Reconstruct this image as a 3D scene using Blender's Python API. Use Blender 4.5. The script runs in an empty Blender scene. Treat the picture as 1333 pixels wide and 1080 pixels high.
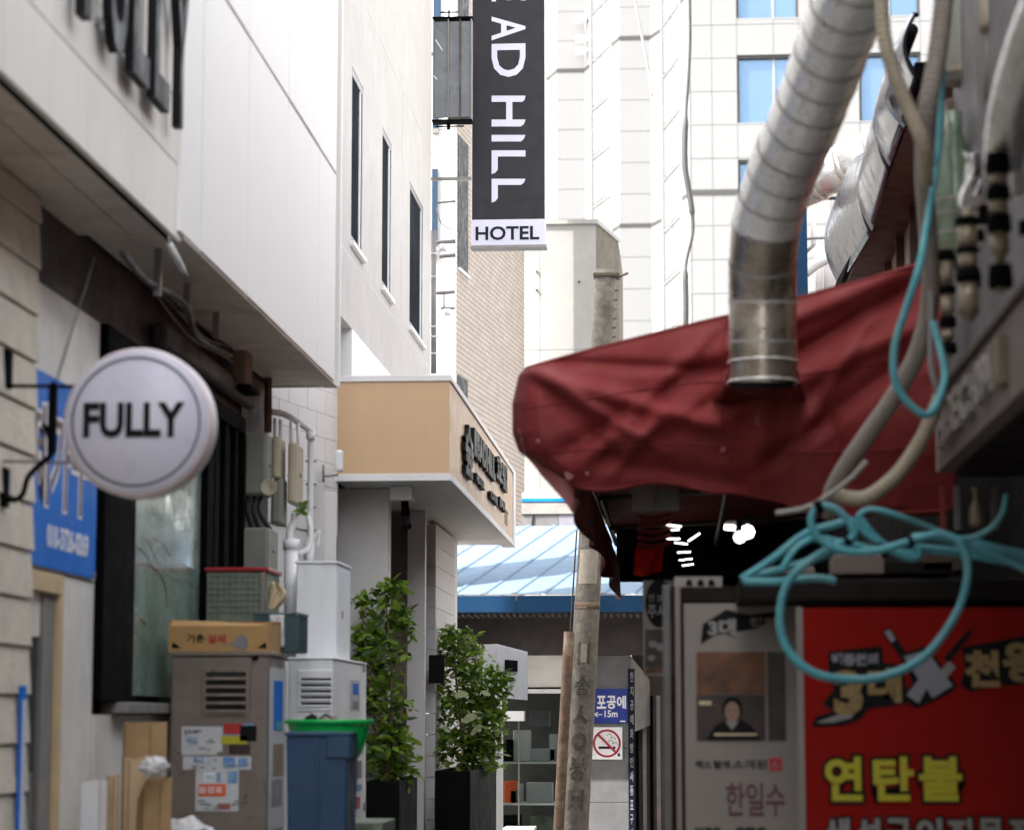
import bpy, bmesh, math, random
from mathutils import Vector, Matrix, noise
random.seed(7)
sc = bpy.context.scene
COL = sc.collection
R = math.radians
# ------------------------------------------------------------ camera
F = 3150.0; CX = 666.5; CY = 540.0; H = 1.4
THETA = math.atan(395 / F); PSI = math.atan(218.5 * math.cos(THETA) / F)
cam_d = bpy.data.cameras.new('camera'); cam = bpy.data.objects.new('camera', cam_d); COL.objects.link(cam)
cam.location = (0, 0, H); cam.rotation_euler = (math.pi / 2 + THETA, 0, PSI)
cam_d.sensor_width = 36; cam_d.lens = 36 * F / 1333; cam_d.clip_end = 600; cam_d.clip_start = .05
cam_d.dof.use_dof = True; cam_d.dof.focus_distance = 21; cam_d.dof.aperture_fstop = 2.7; cam_d.dof.aperture_blades = 9
sc.camera = cam
# ------------------------------------------------------------ world, sun, exposure
SUN_TO = Vector((-.62, -.32, .75)).normalized()
w = bpy.data.worlds.new('World'); sc.world = w; w.use_nodes = True
wn = w.node_tree.nodes; wl = w.node_tree.links
for n in list(wn): wn.remove(n)
sky = wn.new('ShaderNodeTexSky'); sky.sky_type = 'NISHITA'; sky.sun_disc = False
sky.sun_elevation = math.asin(SUN_TO.z); sky.sun_rotation = math.atan2(SUN_TO.x, SUN_TO.y)
sky.air_density = 1.0; sky.dust_density = 3.0; sky.ozone_density = 1.0
bg = wn.new('ShaderNodeBackground'); bg.inputs[1].default_value = .15
wo = wn.new('ShaderNodeOutputWorld'); hs = wn.new('ShaderNodeHueSaturation'); hs.inputs['Saturation'].default_value = .3; wl.new(sky.outputs[0], hs.inputs['Color']); veil = wn.new('ShaderNodeMix'); veil.data_type = 'RGBA'; veil.blend_type = 'MULTIPLY'; veil.inputs[0].default_value = 1; veil.inputs[7].default_value = (1.035, 1.0, .945, 1); wl.new(hs.outputs[0], veil.inputs[6]); wl.new(veil.outputs[2], bg.inputs[0]); wl.new(bg.outputs[0], wo.inputs[0])
sd = bpy.data.lights.new('sun', 'SUN'); so = bpy.data.objects.new('sun', sd); COL.objects.link(so)
sd.energy = 2.0; sd.angle = R(.5); sd.color = (1, .965, .92)
so.rotation_euler = SUN_TO.to_track_quat('Z', 'Y').to_euler(); so.location = (8, -6, 20)
sc.view_settings.view_transform = 'Standard'; sc.view_settings.look = 'None'
sc.view_settings.exposure = 2.82; sc.view_settings.gamma = 1; sc.view_settings.use_curve_mapping = False
# ------------------------------------------------------------ measuring: photo pixel -> world point
_F = Vector((-math.sin(PSI) * math.cos(THETA), math.cos(PSI) * math.cos(THETA), math.sin(THETA)))
_R = Vector((math.cos(PSI), math.sin(PSI), 0)); _U = _R.cross(_F)
def ray(px, py): return (_F * F + _R * (px - CX) + _U * (CY - py)) / F
def at(px, py, Y):
    d = ray(px, py); d = d * (Y / d.y); return Vector((d.x, Y, H + d.z))
def onx(px, py, X):
    d = ray(px, py); d = d * (X / d.x); return Vector((X, d.y, H + d.z))
def xz(px, py, Y): p = at(px, py, Y); return p.x, p.z
# ------------------------------------------------------------ materials
def mat(name, col, rough=.6, metal=0, var=.0, vscale=6, dirt=0, dcol=(.12, .09, .06), bump=0, bscale=60, streak=False,
        col2=None, emit=None, trans=0, spec=.5, alpha=None, stretch=(1, 1, 1)):
    m = bpy.data.materials.new(name); m.use_nodes = True; nt = m.node_tree; N = nt.nodes; L = nt.links
    b = N['Principled BSDF']; b.inputs['Base Color'].default_value = (*col, 1); b.inputs['Roughness'].default_value = rough
    b.inputs['Metallic'].default_value = metal; b.inputs['Specular IOR Level'].default_value = spec
    if trans: b.inputs['Transmission Weight'].default_value = trans
    if emit: b.inputs['Emission Color'].default_value = (*emit[0], 1); b.inputs['Emission Strength'].default_value = emit[1]
    tc = N.new('ShaderNodeTexCoord'); geo = N.new('ShaderNodeNewGeometry')
    src = geo.outputs['Position']
    out = None
    if var:
        mp = N.new('ShaderNodeMapping'); L.new(src, mp.inputs[0]); mp.inputs['Scale'].default_value = stretch
        nz = N.new('ShaderNodeTexNoise'); nz.inputs['Scale'].default_value = vscale; nz.inputs['Detail'].default_value = 6
        nz.inputs['Roughness'].default_value = .65; L.new(mp.outputs[0], nz.inputs[0])
        rp = N.new('ShaderNodeValToRGB'); L.new(nz.outputs[0], rp.inputs[0])
        c2 = col2 or tuple(max(0, c * (1 - var)) for c in col); c1 = tuple(min(1, c * (1 + var * .5)) for c in col)
        rp.color_ramp.elements[0].position = .32; rp.color_ramp.elements[1].position = .68
        rp.color_ramp.elements[0].color = (*c2, 1); rp.color_ramp.elements[1].color = (*c1, 1); out = rp.outputs[0]
    if dirt:
        mp = N.new('ShaderNodeMapping'); L.new(src, mp.inputs[0])
        mp.inputs['Scale'].default_value = (7, 7, .6) if streak else (1.7, 1.7, 1.7)
        nz = N.new('ShaderNodeTexNoise'); nz.inputs['Scale'].default_value = 2.2; nz.inputs['Detail'].default_value = 8
        nz.inputs['Roughness'].default_value = .7; L.new(mp.outputs[0], nz.inputs[0])
        rp = N.new('ShaderNodeValToRGB'); L.new(nz.outputs[0], rp.inputs[0])
        rp.color_ramp.elements[0].position = .48; rp.color_ramp.elements[1].position = .78
        rp.color_ramp.elements[0].color = (0, 0, 0, 1); rp.color_ramp.elements[1].color = (dirt, dirt, dirt, 1)
        mx = N.new('ShaderNodeMix'); mx.data_type = 'RGBA'; L.new(rp.outputs[0], mx.inputs[0])
        if out: L.new(out, mx.inputs[6])
        else: mx.inputs[6].default_value = (*col, 1)
        mx.inputs[7].default_value = (*dcol, 1); out = mx.outputs[2]
    if out: L.new(out, b.inputs['Base Color'])
    if var or dirt:
        n3 = N.new('ShaderNodeTexNoise'); n3.inputs['Scale'].default_value = 9; n3.inputs['Detail'].default_value = 5; L.new(src, n3.inputs[0])
        mr = N.new('ShaderNodeMapRange'); L.new(n3.outputs[0], mr.inputs[0])
        mr.inputs[1].default_value = .3; mr.inputs[2].default_value = .7
        mr.inputs[3].default_value = max(.03, rough - .12); mr.inputs[4].default_value = min(1, rough + .12); L.new(mr.outputs[0], b.inputs['Roughness'])
    if bump:
        n2 = N.new('ShaderNodeTexNoise'); n2.inputs['Scale'].default_value = bscale; n2.inputs['Detail'].default_value = 5; L.new(src, n2.inputs[0])
        bp = N.new('ShaderNodeBump'); bp.inputs['Strength'].default_value = bump; bp.inputs['Distance'].default_value = .02
        L.new(n2.outputs[0], bp.inputs['Height']); L.new(bp.outputs[0], b.inputs['Normal'])
    return m
M = {}
M['asphalt'] = mat('paving', (.30, .285, .26), .9, var=.3, vscale=20, bump=.4)
M['white_panel'] = mat('white_panel', (.84, .83, .805), .75, spec=.12, var=.02, vscale=.7, dirt=.05, dcol=(.6, .55, .48))
M['fascia'] = mat('fascia_panel', (.82, .785, .73), .75, spec=.12, var=.04, vscale=2, dirt=.25, dcol=(.42, .36, .28), streak=True)
M['siding'] = mat('siding', (.74, .665, .56), .7, var=.12, vscale=9, dirt=.5, dcol=(.28, .24, .19), bump=.3, bscale=40)
M['soffit'] = mat('soffit', (.74, .66, .57), .6, var=.15, vscale=4, dirt=.5, dcol=(.2, .16, .12))
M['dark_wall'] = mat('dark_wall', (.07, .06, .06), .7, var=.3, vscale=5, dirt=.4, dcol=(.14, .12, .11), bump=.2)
M['wall_panel'] = mat('wall_panel', (.78, .755, .71), .55, var=.08, vscale=4, dirt=.4, dcol=(.36, .31, .25))
M['black_frame'] = mat('black_frame', (.004, .004, .005), .9, var=.3, spec=.05)
M['grey_frame'] = mat('grey_frame', (.25, .24, .23), .5, var=.2)
M['tan_frame'] = mat('tan_frame', (.66, .48, .28), .5, var=.15, vscale=8)
M['green_glass'] = mat('green_glass', (.24, .33, .275), .2, var=.25, vscale=3, dirt=.5, dcol=(.34, .36, .33), col2=(.13, .19, .16))
M['dark_glass'] = mat('dark_glass', (.03, .045, .04), .15, var=.4, vscale=3)
M['glass_grey'] = mat('glass_grey', (.035, .038, .046), .9, var=.3, vscale=2, spec=.0)
M['black_letter'] = mat('black_letter', (.005, .005, .006), .55, var=.2, spec=.15)
M['letter_side'] = mat('letter_side', (.005, .005, .006), .55, var=.2, spec=.15)
M['disc_face'] = mat('disc_face', (.58, .565, .66), .35, var=.05, vscale=5, dirt=.18, dcol=(.36, .33, .38))
M['disc_rim'] = mat('disc_rim', (.76, .66, .69), .45, var=.08, dirt=.3, dcol=(.4, .33, .33))
M['blue_vinyl'] = mat('blue_vinyl', (.004, .17, .68), .6, spec=.15, var=.15, vscale=5, dirt=.15, dcol=(.1, .3, .6))
M['white_ink'] = mat('white_ink', (.78, .78, .8), .5, var=.06, vscale=20)
M['maroon_ink'] = mat('maroon_ink', (.10, .03, .05), .5, var=.2)
M['steel'] = mat('steel', (.235, .195, .17), .38, metal=.55, var=.15, vscale=3, dirt=.5, dcol=(.13, .09, .07), bump=.05, bscale=15, stretch=(1, 1, .2))
M['steel_dark'] = mat('louvre_dark', (.03, .03, .03), .5, metal=.4, var=.3)
M['tarp_patch'] = mat('tarp_patch', (.27, .085, .08), .8, var=.3, vscale=30)
M['cardboard_pale'] = mat('cardboard_pale', (.56, .40, .24), .9, var=.15, vscale=8, dirt=.2)
M['cardboard_edge'] = mat('cardboard_edge', (.20, .125, .06), .9, var=.3, vscale=40)
M['cardboard'] = mat('cardboard', (.42, .27, .13), .85, var=.18, vscale=7, dirt=.2, bump=.15, bscale=30)
M['carton'] = mat('carton', (.44, .255, .095), .8, var=.14, vscale=9, dirt=.15, bump=.1)
M['carton_in'] = mat('carton_inside', (.36, .17, .055), .85, var=.15)
M['crate'] = mat('crate', (.035, .075, .085), .45, var=.2, vscale=12)
M['red_lid'] = mat('red_lid', (.32, .012, .02), .4, var=.2)
M['mesh_green'] = mat('mesh_green', (.16, .19, .14), .6, var=.45, vscale=14, dirt=.6, dcol=(.3, .3, .24))
M['blue_bin'] = mat('blue_bin', (.010, .05, .115), .5, var=.15, vscale=5, dirt=.35, dcol=(.06, .1, .15), bump=.1)
M['green_basin'] = mat('green_basin', (.01, .50, .09), .35, var=.1)
M['white_metal'] = mat('white_metal', (.81, .82, .84), .4, var=.05, vscale=4, dirt=.25, dcol=(.45, .44, .42), streak=True)
M['meter_grey'] = mat('meter_grey', (.23, .235, .20), .55, var=.15, vscale=5, dirt=.4, dcol=(.12, .12, .1), streak=True)
M['meter_beige'] = mat('meter_beige', (.52, .46, .33), .5, var=.12, vscale=5, dirt=.35, dcol=(.3, .24, .15))
M['pvc'] = mat('pvc', (.82, .82, .81), .4, var=.06, dirt=.3, dcol=(.4, .38, .34), streak=True)
M['rust'] = mat('rust', (.125, .075, .048), .8, var=.5, vscale=12, dirt=.6, dcol=(.4, .32, .22), bump=.4)
M['stucco'] = mat('stucco', (.52, .495, .465), .8, var=.08, vscale=2.5, dirt=.35, dcol=(.46, .42, .38), streak=True, bump=.12, bscale=35)
M['white_paint_and_sun'] = mat('white_paint_and_sun', (.84, .84, .83), .6, var=.03, vscale=4, dirt=.08, dcol=(.6, .58, .55), bump=.1, bscale=30)  # real white walls; also the hotel band whose white stands for sunlight
M['tan_sheet'] = mat('tan_sheet', (.60, .405, .235), .5, var=.04, vscale=2, dirt=.3, dcol=(.46, .32, .19), streak=True)
M['trim'] = mat('trim', (.74, .73, .73), .5, var=.05, dirt=.2, dcol=(.4, .36, .33))
M['brown_wall'] = mat('brown_wall', (.24, .19, .17), .6, var=.2, vscale=3, dirt=.3, dcol=(.1, .07, .06))
M['pillar'] = mat('pillar', (.74, .715, .70), .6, var=.07, vscale=3, dirt=.25, dcol=(.3, .28, .27), bump=.05)
M['planter'] = mat('planter', (.006, .006, .007), .8, var=.3, bump=.1, spec=.08)
M['bark'] = mat('bark', (.14, .10, .06), .8, var=.3)
M['banner_black'] = mat('banner_black', (.018, .017, .024), .5, var=.12, vscale=2, spec=.3)
M['hotel_white'] = mat('hotel_white', (.62, .62, .74), .5, var=.03)
M['sign_navy'] = mat('sign_navy', (.005, .006, .014), .5, var=.1, spec=.2)
M['concrete'] = mat('concrete', (.15, .135, .115), .9, var=.4, vscale=14, dirt=.85, dcol=(.06, .052, .042), bump=.5, bscale=45)
M['blue_roof'] = mat('blue_roof', (.10, .145, .20), .8, var=.05, vscale=6, dirt=.12, dcol=(.19, .21, .23), col2=(.12, .175, .245), spec=.2)
M['blue_trim'] = mat('blue_trim', (.004, .038, .10), .6, spec=.2, var=.12, vscale=4, dirt=.2, dcol=(.03, .06, .1))
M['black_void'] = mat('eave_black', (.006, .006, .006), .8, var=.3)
M['cement'] = mat('cement', (.15, .15, .155), .8, var=.18, vscale=5, dirt=.5, dcol=(.1, .1, .1), bump=.3)
M['tower'] = mat('tower_panel', (.158, .162, .167), .7, var=.03, vscale=.3, dirt=.25, dcol=(.15, .145, .14), streak=True)
M['tower_joint'] = mat('tower_joint', (.03, .03, .03), .7, var=.2)
M['tower_gap'] = mat('tower_gap', (.128, .131, .135), .7, var=.1)
M['tower_glass'] = mat('tower_glass', (.085, .145, .23), .12, metal=.5, var=.05, vscale=.5)
M['block'] = mat('glass_block', (.13, .14, .142), .3, var=.05)
M['rear_white'] = mat('rear_white', (.26, .257, .25), .8, var=.05, vscale=2, dirt=.3, dcol=(.4, .36, .3), bump=.1, bscale=20)
M['rear_brown'] = mat('rear_brown', (.085, .068, .046), .85, var=.2, vscale=4, dirt=.5, dcol=(.05, .04, .025), bump=.3)
M['duct'] = mat('duct', (.95, .95, .93), .24, metal=.45, spec=.8, var=.06, vscale=5, dirt=.15, dcol=(.55, .52, .48), bump=.03, bscale=9)
M['duct_seam'] = mat('duct_seam', (.56, .55, .53), .4, metal=.6, var=.2)
M['duct_old'] = mat('duct_old', (.55, .49, .42), .3, metal=.9, var=.3, vscale=9, dirt=.55, dcol=(.2, .12, .07), bump=.10, bscale=20)
M['conduit'] = mat('conduit', (.28, .245, .22), .6, var=.12, vscale=9, dirt=.4, dcol=(.17, .14, .12))
M['conduit_b'] = mat('conduit_beige', (.36, .31, .23), .6, var=.15, vscale=9, dirt=.4, dcol=(.2, .17, .12))
M['hose'] = mat('hose', (.085, .35, .41), .5, var=.25, vscale=12, dirt=.7, dcol=(.20, .30, .30), spec=.35)
M['tarp'] = mat('tarp', (.205, .024, .024), .72, var=.16, vscale=4, dirt=.35, dcol=(.25, .075, .07), bump=.08, bscale=50, spec=.25)
M['tarp_pale'] = mat('tarp_pale', (.34, .10, .10), .5, var=.2, vscale=9, dirt=.4, dcol=(.45, .3, .28))
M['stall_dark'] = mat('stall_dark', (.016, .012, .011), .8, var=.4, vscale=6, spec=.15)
M['banner_red'] = mat('banner_red', (.23, .006, .003), .6, var=.08, vscale=2, spec=.1)
M['menu_board'] = mat('menu_board', (.23, .205, .185), .55, var=.06, vscale=3, dirt=.25, dcol=(.15, .13, .12))
M['yellow_ink'] = mat('yellow_ink', (.42, .38, .01), .5, var=.05)
M['gold_ink'] = mat('gold_ink', (.26, .17, .06), .5, var=.35, vscale=40)
M['silver_ink'] = mat('silver_ink', (.22, .215, .26), .5, var=.1)
M['grey_ink'] = mat('grey_ink', (.22, .21, .2), .5, var=.05)
M['ink'] = mat('ink', (.005, .005, .006), .6, var=.2, spec=.15)
M['red_ink'] = mat('red_ink', (.45, .02, .02), .5, var=.15)
M['post'] = mat('post', (.12, .115, .11), .5, var=.2, vscale=6, dirt=.4, dcol=(.14, .1, .07), streak=True)
M['board'] = mat('board', (.15, .12, .11), .6, var=.15, vscale=6, dirt=.4, dcol=(.16, .13, .11))
M['board_white'] = mat('board_white', (.28, .26, .24), .5, var=.1)
M['mauve'] = mat('mauve_wall', (.16, .15, .16), .6, var=.25, vscale=6, dirt=.4, dcol=(.13, .11, .11))
M['tank'] = mat('tank', (.30, .31, .27), .5, var=.15, vscale=4, dirt=.4, dcol=(.18, .17, .13), streak=True)
M['foil'] = mat('foil', (.72, .72, .70), .22, metal=.85, var=.2, vscale=9, bump=.5, bscale=12)
M['fitting'] = mat('fitting', (.24, .20, .14), .45, metal=.3, var=.3, vscale=20)
M['bottle'] = mat('bottle_green', (.16, .22, .15), .12, var=.35, vscale=14)
M['brown_box'] = mat('brown_box', (.27, .20, .15), .7, var=.2, vscale=7)
M['awn_glass'] = mat('balcony_glass', (.028, .045, .075), .2, spec=.25, var=.15, vscale=1.5)
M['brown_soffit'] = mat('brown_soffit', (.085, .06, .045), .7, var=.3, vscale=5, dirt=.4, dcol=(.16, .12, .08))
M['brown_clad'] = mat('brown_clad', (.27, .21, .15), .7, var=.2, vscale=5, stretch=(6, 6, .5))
M['led'] = mat('led', (.9, .9, .9), .5, emit=((1, .97, .9), 1.3))
M['lantern'] = mat('red_fabric', (.5, .008, .008), .8, var=.3, spec=.1)
M['orange'] = mat('orange', (.75, .12, .03), .5, var=.1)
M['cable'] = mat('cable', (.02, .018, .018), .5, var=.3)
M['grey_cable'] = mat('grey_cable', (.22, .21, .21), .6, var=.2)
M['plastic_bag'] = mat('plastic_bag', (.68, .66, .66), .3, var=.12, vscale=9, bump=.3, bscale=20)
M['shop_dark'] = mat('shop_interior', (.09, .09, .085), .7, var=.3, vscale=3)
M['paper'] = mat('paper', (.55, .56, .57), .6, var=.12, vscale=20)
M['poster_blue'] = mat('poster_blue', (.03, .13, .42), .5, var=.4, vscale=12, col2=(.3, .45, .5))
M['picture_dark'] = mat('picture_dark', (.035, .018, .015), .5, var=.6, vscale=11)
M['picture_warm'] = mat('picture_warm', (.13, .045, .012), .5, var=.7, vscale=14)
M['skin'] = mat('printed_skin', (.26, .16, .11), .5, var=.1)
M['cloth_beige'] = mat('cloth_beige', (.62, .50, .32), .8, var=.2, bump=.3)
M['gallery_grey'] = mat('gallery_grey', (.13, .15, .17), .35, var=.3, vscale=4, dirt=.5, dcol=(.2, .13, .08), streak=True)
def leafmat(name, c, c2):
    m = mat(name, c, .38, var=.1, vscale=25, col2=c2); b = m.node_tree.nodes['Principled BSDF']
    b.inputs['Subsurface Weight'].default_value = 0
    nt = m.node_tree; tr = nt.nodes.new('ShaderNodeBsdfTranslucent'); tr.inputs[0].default_value = (c[0] * 1.6, c[1] * 1.6, c[2] * .8, 1)
    ms = nt.nodes.new('ShaderNodeMixShader'); ms.inputs[0].default_value = .3
    nt.links.new(b.outputs[0], ms.inputs[1]); nt.links.new(tr.outputs[0], ms.inputs[2]); nt.links.new(ms.outputs[0], nt.nodes['Material Output'].inputs[0]); return m
M['leaf'] = leafmat('leaf', (.17, .27, .035), (.07, .14, .022)); M['leaf_light'] = leafmat('leaf_light', (.25, .36, .055), (.14, .24, .035))
M['leaf_dark'] = leafmat('leaf_dark', (.035, .085, .016), (.018, .045, .01)); M['leaf_pale'] = leafmat('leaf_pale', (.42, .46, .30), (.25, .33, .2))
def brickmat():
    m = bpy.data.materials.new('far_brick'); m.use_nodes = True; nt = m.node_tree; N = nt.nodes; L = nt.links; b = N['Principled BSDF']; b.inputs['Roughness'].default_value = .85
    tc = N.new('ShaderNodeTexCoord'); br = N.new('ShaderNodeTexBrick'); mp = N.new('ShaderNodeMapping')
    L.new(tc.outputs['UV'], mp.inputs[0]); L.new(mp.outputs[0], br.inputs[0])
    br.inputs['Color1'].default_value = (.46, .385, .325, 1); br.inputs['Color2'].default_value = (.40, .335, .285, 1); br.inputs['Mortar'].default_value = (.19, .165, .15, 1)
    br.inputs['Scale'].default_value = 1; br.inputs['Brick Width'].default_value = .21; br.inputs['Row Height'].default_value = .067; br.inputs['Mortar Size'].default_value = .008
    nz = N.new('ShaderNodeTexNoise'); nz.inputs['Scale'].default_value = 3; nz.inputs['Detail'].default_value = 7; L.new(mp.outputs[0], nz.inputs[0])
    mx = N.new('ShaderNodeMix'); mx.data_type = 'RGBA'; mx.blend_type = 'MULTIPLY'; mx.inputs[0].default_value = .35; L.new(br.outputs[0], mx.inputs[6]); L.new(nz.outputs[0], mx.inputs[7])
    L.new(mx.outputs[2], b.inputs['Base Color'])
    return m
# ------------------------------------------------------------ builders
def tag(o, label=None, cat=None, group=None, kind=None):
    if label: o['label'] = label
    if cat: o['category'] = cat
    if group: o['group'] = group
    if kind: o['kind'] = kind
    return o
def thing(name, label, cat, loc=(0, 0, 0), group=None):
    o = bpy.data.objects.new(name, None); COL.objects.link(o); o.location = loc; o.empty_display_size = .1
    return tag(o, label, cat, group)
def link(name, me, parent=None):
    o = bpy.data.objects.new(name, me); COL.objects.link(o)
    if parent is not None:
        o.parent = parent
        q = parent; off = Vector((0, 0, 0))
        while q is not None: off += Vector(q.location); q = q.parent
        o.location = -off
    return o
class MB:
    def __init__(s): s.v = []; s.f = []; s.uv = None
    def poly(s, pts): n = len(s.v); s.v += [tuple(p) for p in pts]; s.f.append(tuple(range(n, n + len(pts)))); return s
    def hexa(s, b, t):      # bottom 4, top 4 (same winding)
        n = len(s.v); s.v += [tuple(p) for p in b] + [tuple(p) for p in t]
        for q in ((3, 2, 1, 0), (4, 5, 6, 7), (0, 1, 5, 4), (1, 2, 6, 5), (2, 3, 7, 6), (3, 0, 4, 7)): s.f.append(tuple(n + i for i in q))
        return s
    def box(s, x0, x1, y0, y1, z0, z1):
        x0, x1 = sorted((x0, x1)); y0, y1 = sorted((y0, y1)); z0, z1 = sorted((z0, z1))
        return s.hexa([(x0, y0, z0), (x1, y0, z0), (x1, y1, z0), (x0, y1, z0)], [(x0, y0, z1), (x1, y0, z1), (x1, y1, z1), (x0, y1, z1)])
    def obox(s, o, u, v, n, a, b, c):   # corner o, unit vectors u v n, lengths
        o = Vector(o); u = Vector(u) * a; v = Vector(v) * b; n = Vector(n) * c
        return s.hexa([o, o + u, o + u + n, o + n], [o + v, o + u + v, o + u + v + n, o + v + n])
    def bar(s, p, q, wd, th=None):
        p = Vector(p); q = Vector(q); d = (q - p).normalized(); th = th or wd
        up = Vector((0, 0, 1)) if abs(d.z) < .9 else Vector((0, 1, 0)); a = d.cross(up).normalized() * wd / 2; b = a.cross(d).normalized() * th / 2
        return s.hexa([p - a - b, p + a - b, p + a + b, p - a + b], [q - a - b, q + a - b, q + a + b, q - a + b])
    def tube(s, pts, r, n=10, caps=True, rf=None):
        pts = [Vector(p) for p in pts]; base = len(s.v); ref = None; m = len(pts)
        for i, p in enumerate(pts):
            d = (pts[min(i + 1, m - 1)] - pts[max(i - 1, 0)]).normalized()
            if ref is None: ref = Vector((0, 0, 1)) if abs(d.z) < .9 else Vector((1, 0, 0))
            a = (ref - d * ref.dot(d)).normalized(); ref = a; b = d.cross(a); rr = rf(i / (m - 1)) if rf else (r[i] if isinstance(r, (list, tuple)) else r)
            for k in range(n): t = 2 * math.pi * k / n; s.v.append(tuple(p + (a * math.cos(t) + b * math.sin(t)) * rr))
        for i in range(m - 1):
            for k in range(n): k2 = (k + 1) % n; s.f.append((base + i * n + k, base + i * n + k2, base + (i + 1) * n + k2, base + (i + 1) * n + k))
        if caps: s.f.append(tuple(base + k for k in reversed(range(n)))); s.f.append(tuple(base + (m - 1) * n + k for k in range(n)))
        return s
    def prism(s, pts, d):   # planar polygon + extrusion vector
        n = len(s.v); k = len(pts); d = Vector(d); s.v += [tuple(p) for p in pts] + [tuple(Vector(p) + d) for p in pts]
        s.f.append(tuple(range(n, n + k))); s.f.append(tuple(reversed(range(n + k, n + 2 * k))))
        for i in range(k): j = (i + 1) % k; s.f.append((n + i, n + i + k, n + j + k, n + j))
        return s
    def grid(s, fn, nu, nv):
        b = len(s.v)
        for j in range(nv + 1):
            for i in range(nu + 1): s.v.append(tuple(fn(i / nu, j / nv)))
        for j in range(nv):
            for i in range(nu): a = b + j * (nu + 1) + i; s.f.append((a, a + 1, a + nu + 2, a + nu + 1))
        return s
    def mesh(s, name, m, smooth=False):
        me = bpy.data.meshes.new(name); me.from_pydata(s.v, [], s.f); me.materials.append(m)
        bm = bmesh.new(); bm.from_mesh(me); bmesh.ops.recalc_face_normals(bm, faces=bm.faces); bm.to_mesh(me); bm.free()
        if smooth: me.polygons.foreach_set('use_smooth', [True] * len(me.polygons))
        return me
    def build(s, name, m, parent=None, smooth=False, bevel=0, solid=0):
        if isinstance(m, str): m = M[m]
        o = link(name, s.mesh(name, m, smooth), parent)
        if bevel:
            b = o.modifiers.new('bevel', 'BEVEL'); b.width = bevel; b.segments = 2; b.limit_method = 'ANGLE'; b.angle_limit = R(40)
        if solid:
            b = o.modifiers.new('solid', 'SOLIDIFY'); b.thickness = solid
        return o
def box(name, m, parent, x0, x1, y0, y1, z0, z1, bevel=.004): return MB().box(x0, x1, y0, y1, z0, z1).build(name, m, parent, bevel=bevel)
def lathe(name, m, parent, c, prof, n=32, axis='Z'):
    mb = MB(); b = 0
    for (r, z) in prof:
        for k in range(n):
            t = 2 * math.pi * k / n; a, q = r * math.cos(t), r * math.sin(t)
            mb.v.append((c[0] + a, c[1] + q, c[2] + z) if axis == 'Z' else (c[0] + a, c[1] + z, c[2] + q))
    for i in range(len(prof) - 1):
        for k in range(n): k2 = (k + 1) % n; mb.f.append((i * n + k, i * n + k2, (i + 1) * n + k2, (i + 1) * n + k))
    return mb.build(name, m, parent, smooth=True)
def spline(pts, n=8):
    pts = [Vector(p) for p in pts]; out = []
    for i in range(len(pts) - 1):
        p0 = pts[max(i - 1, 0)]; p1 = pts[i]; p2 = pts[i + 1]; p3 = pts[min(i + 2, len(pts) - 1)]
        for k in range(n):
            t = k / n; out.append(.5 * ((2 * p1) + (p2 - p0) * t + (2 * p0 - 5 * p1 + 4 * p2 - p3) * t * t + (3 * p1 - p0 - 3 * p2 + p3) * t ** 3))
    out.append(pts[-1]); return out
_tc = {}
def glyphs(s, bold):
    k = (s, bold)
    if k in _tc: return _tc[k]
    cu = bpy.data.curves.new('t', 'FONT'); cu.body = s; cu.size = 1; cu.resolution_u = 3; cu.offset = bold; cu.fill_mode = 'FRONT' if False else 'BOTH'; cu.extrude = .05
    o = bpy.data.objects.new('t', cu); COL.objects.link(o); dg = bpy.context.evaluated_depsgraph_get(); dg.update()
    me = bpy.data.meshes.new_from_object(o.evaluated_get(dg)); bpy.data.objects.remove(o)
    vs = [tuple(v.co) for v in me.vertices]; fs = [tuple(p.vertices) for p in me.polygons]
    _tc[k] = (vs, fs); return _tc[k]
def text(name, s, m, parent, o, u, v, wd, ht, dep=.004, bold=.0, grow=0):
    """lettering that fills the rectangle o..o+u*wd+v*ht, raised by dep along u x v"""
    vs, fs = glyphs(s, bold); xs = [p[0] for p in vs]; ys = [p[1] for p in vs]; x0, x1, y0, y1 = min(xs), max(xs), min(ys), max(ys)
    u = Vector(u).normalized(); v = Vector(v).normalized(); n = u.cross(v); o = Vector(o) - u * grow - v * grow; wd += 2 * grow; ht += 2 * grow; mb = MB()
    for p in vs: mb.v.append(tuple(o + u * ((p[0] - x0) / (x1 - x0) * wd) + v * ((p[1] - y0) / (y1 - y0) * ht) + n * (dep * (.5 + p[2] / .1))))
    mb.f = list(fs); me = bpy.data.meshes.new(name); me.from_pydata(mb.v, [], mb.f); me.materials.append(M[m]); return link(name, me, parent)
def textpx(name, s, m, parent, x0, y0, x1, y1, Y, dep=.004, bold=0, grow=0):
    """lettering on a camera-side wall face at depth Y, measured in photo pixels"""
    a = at(x0, y1, Y); b = at(x1, y1, Y); c = at(x0, y0, Y)
    return text(name, s, m, parent, a, (1, 0, 0), (0, 0, 1), b.x - a.x, c.z - a.z, dep, bold, grow)
def rectpx(name, m, parent, x0, y0, x1, y1, Y, th=.003, bevel=0):
    a = at(x0, y1, Y); b = at(x1, y0, Y); return MB().box(a.x, b.x, Y, Y + th, a.z, b.z).build(name, m, parent, bevel=bevel)
XL = -2.0; XW = -2.4
# ------------------------------------------------------------ setting
MB().poly([(-80, -40, 0), (80, -40, 0), (80, 160, 0), (-80, 160, 0)]).build('ground', 'asphalt').__setitem__('kind', 'structure')
g = MB().box(-2.4, 2.2, -12, 24, .004, .03).build('road', 'asphalt'); g['kind'] = 'structure'
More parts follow.
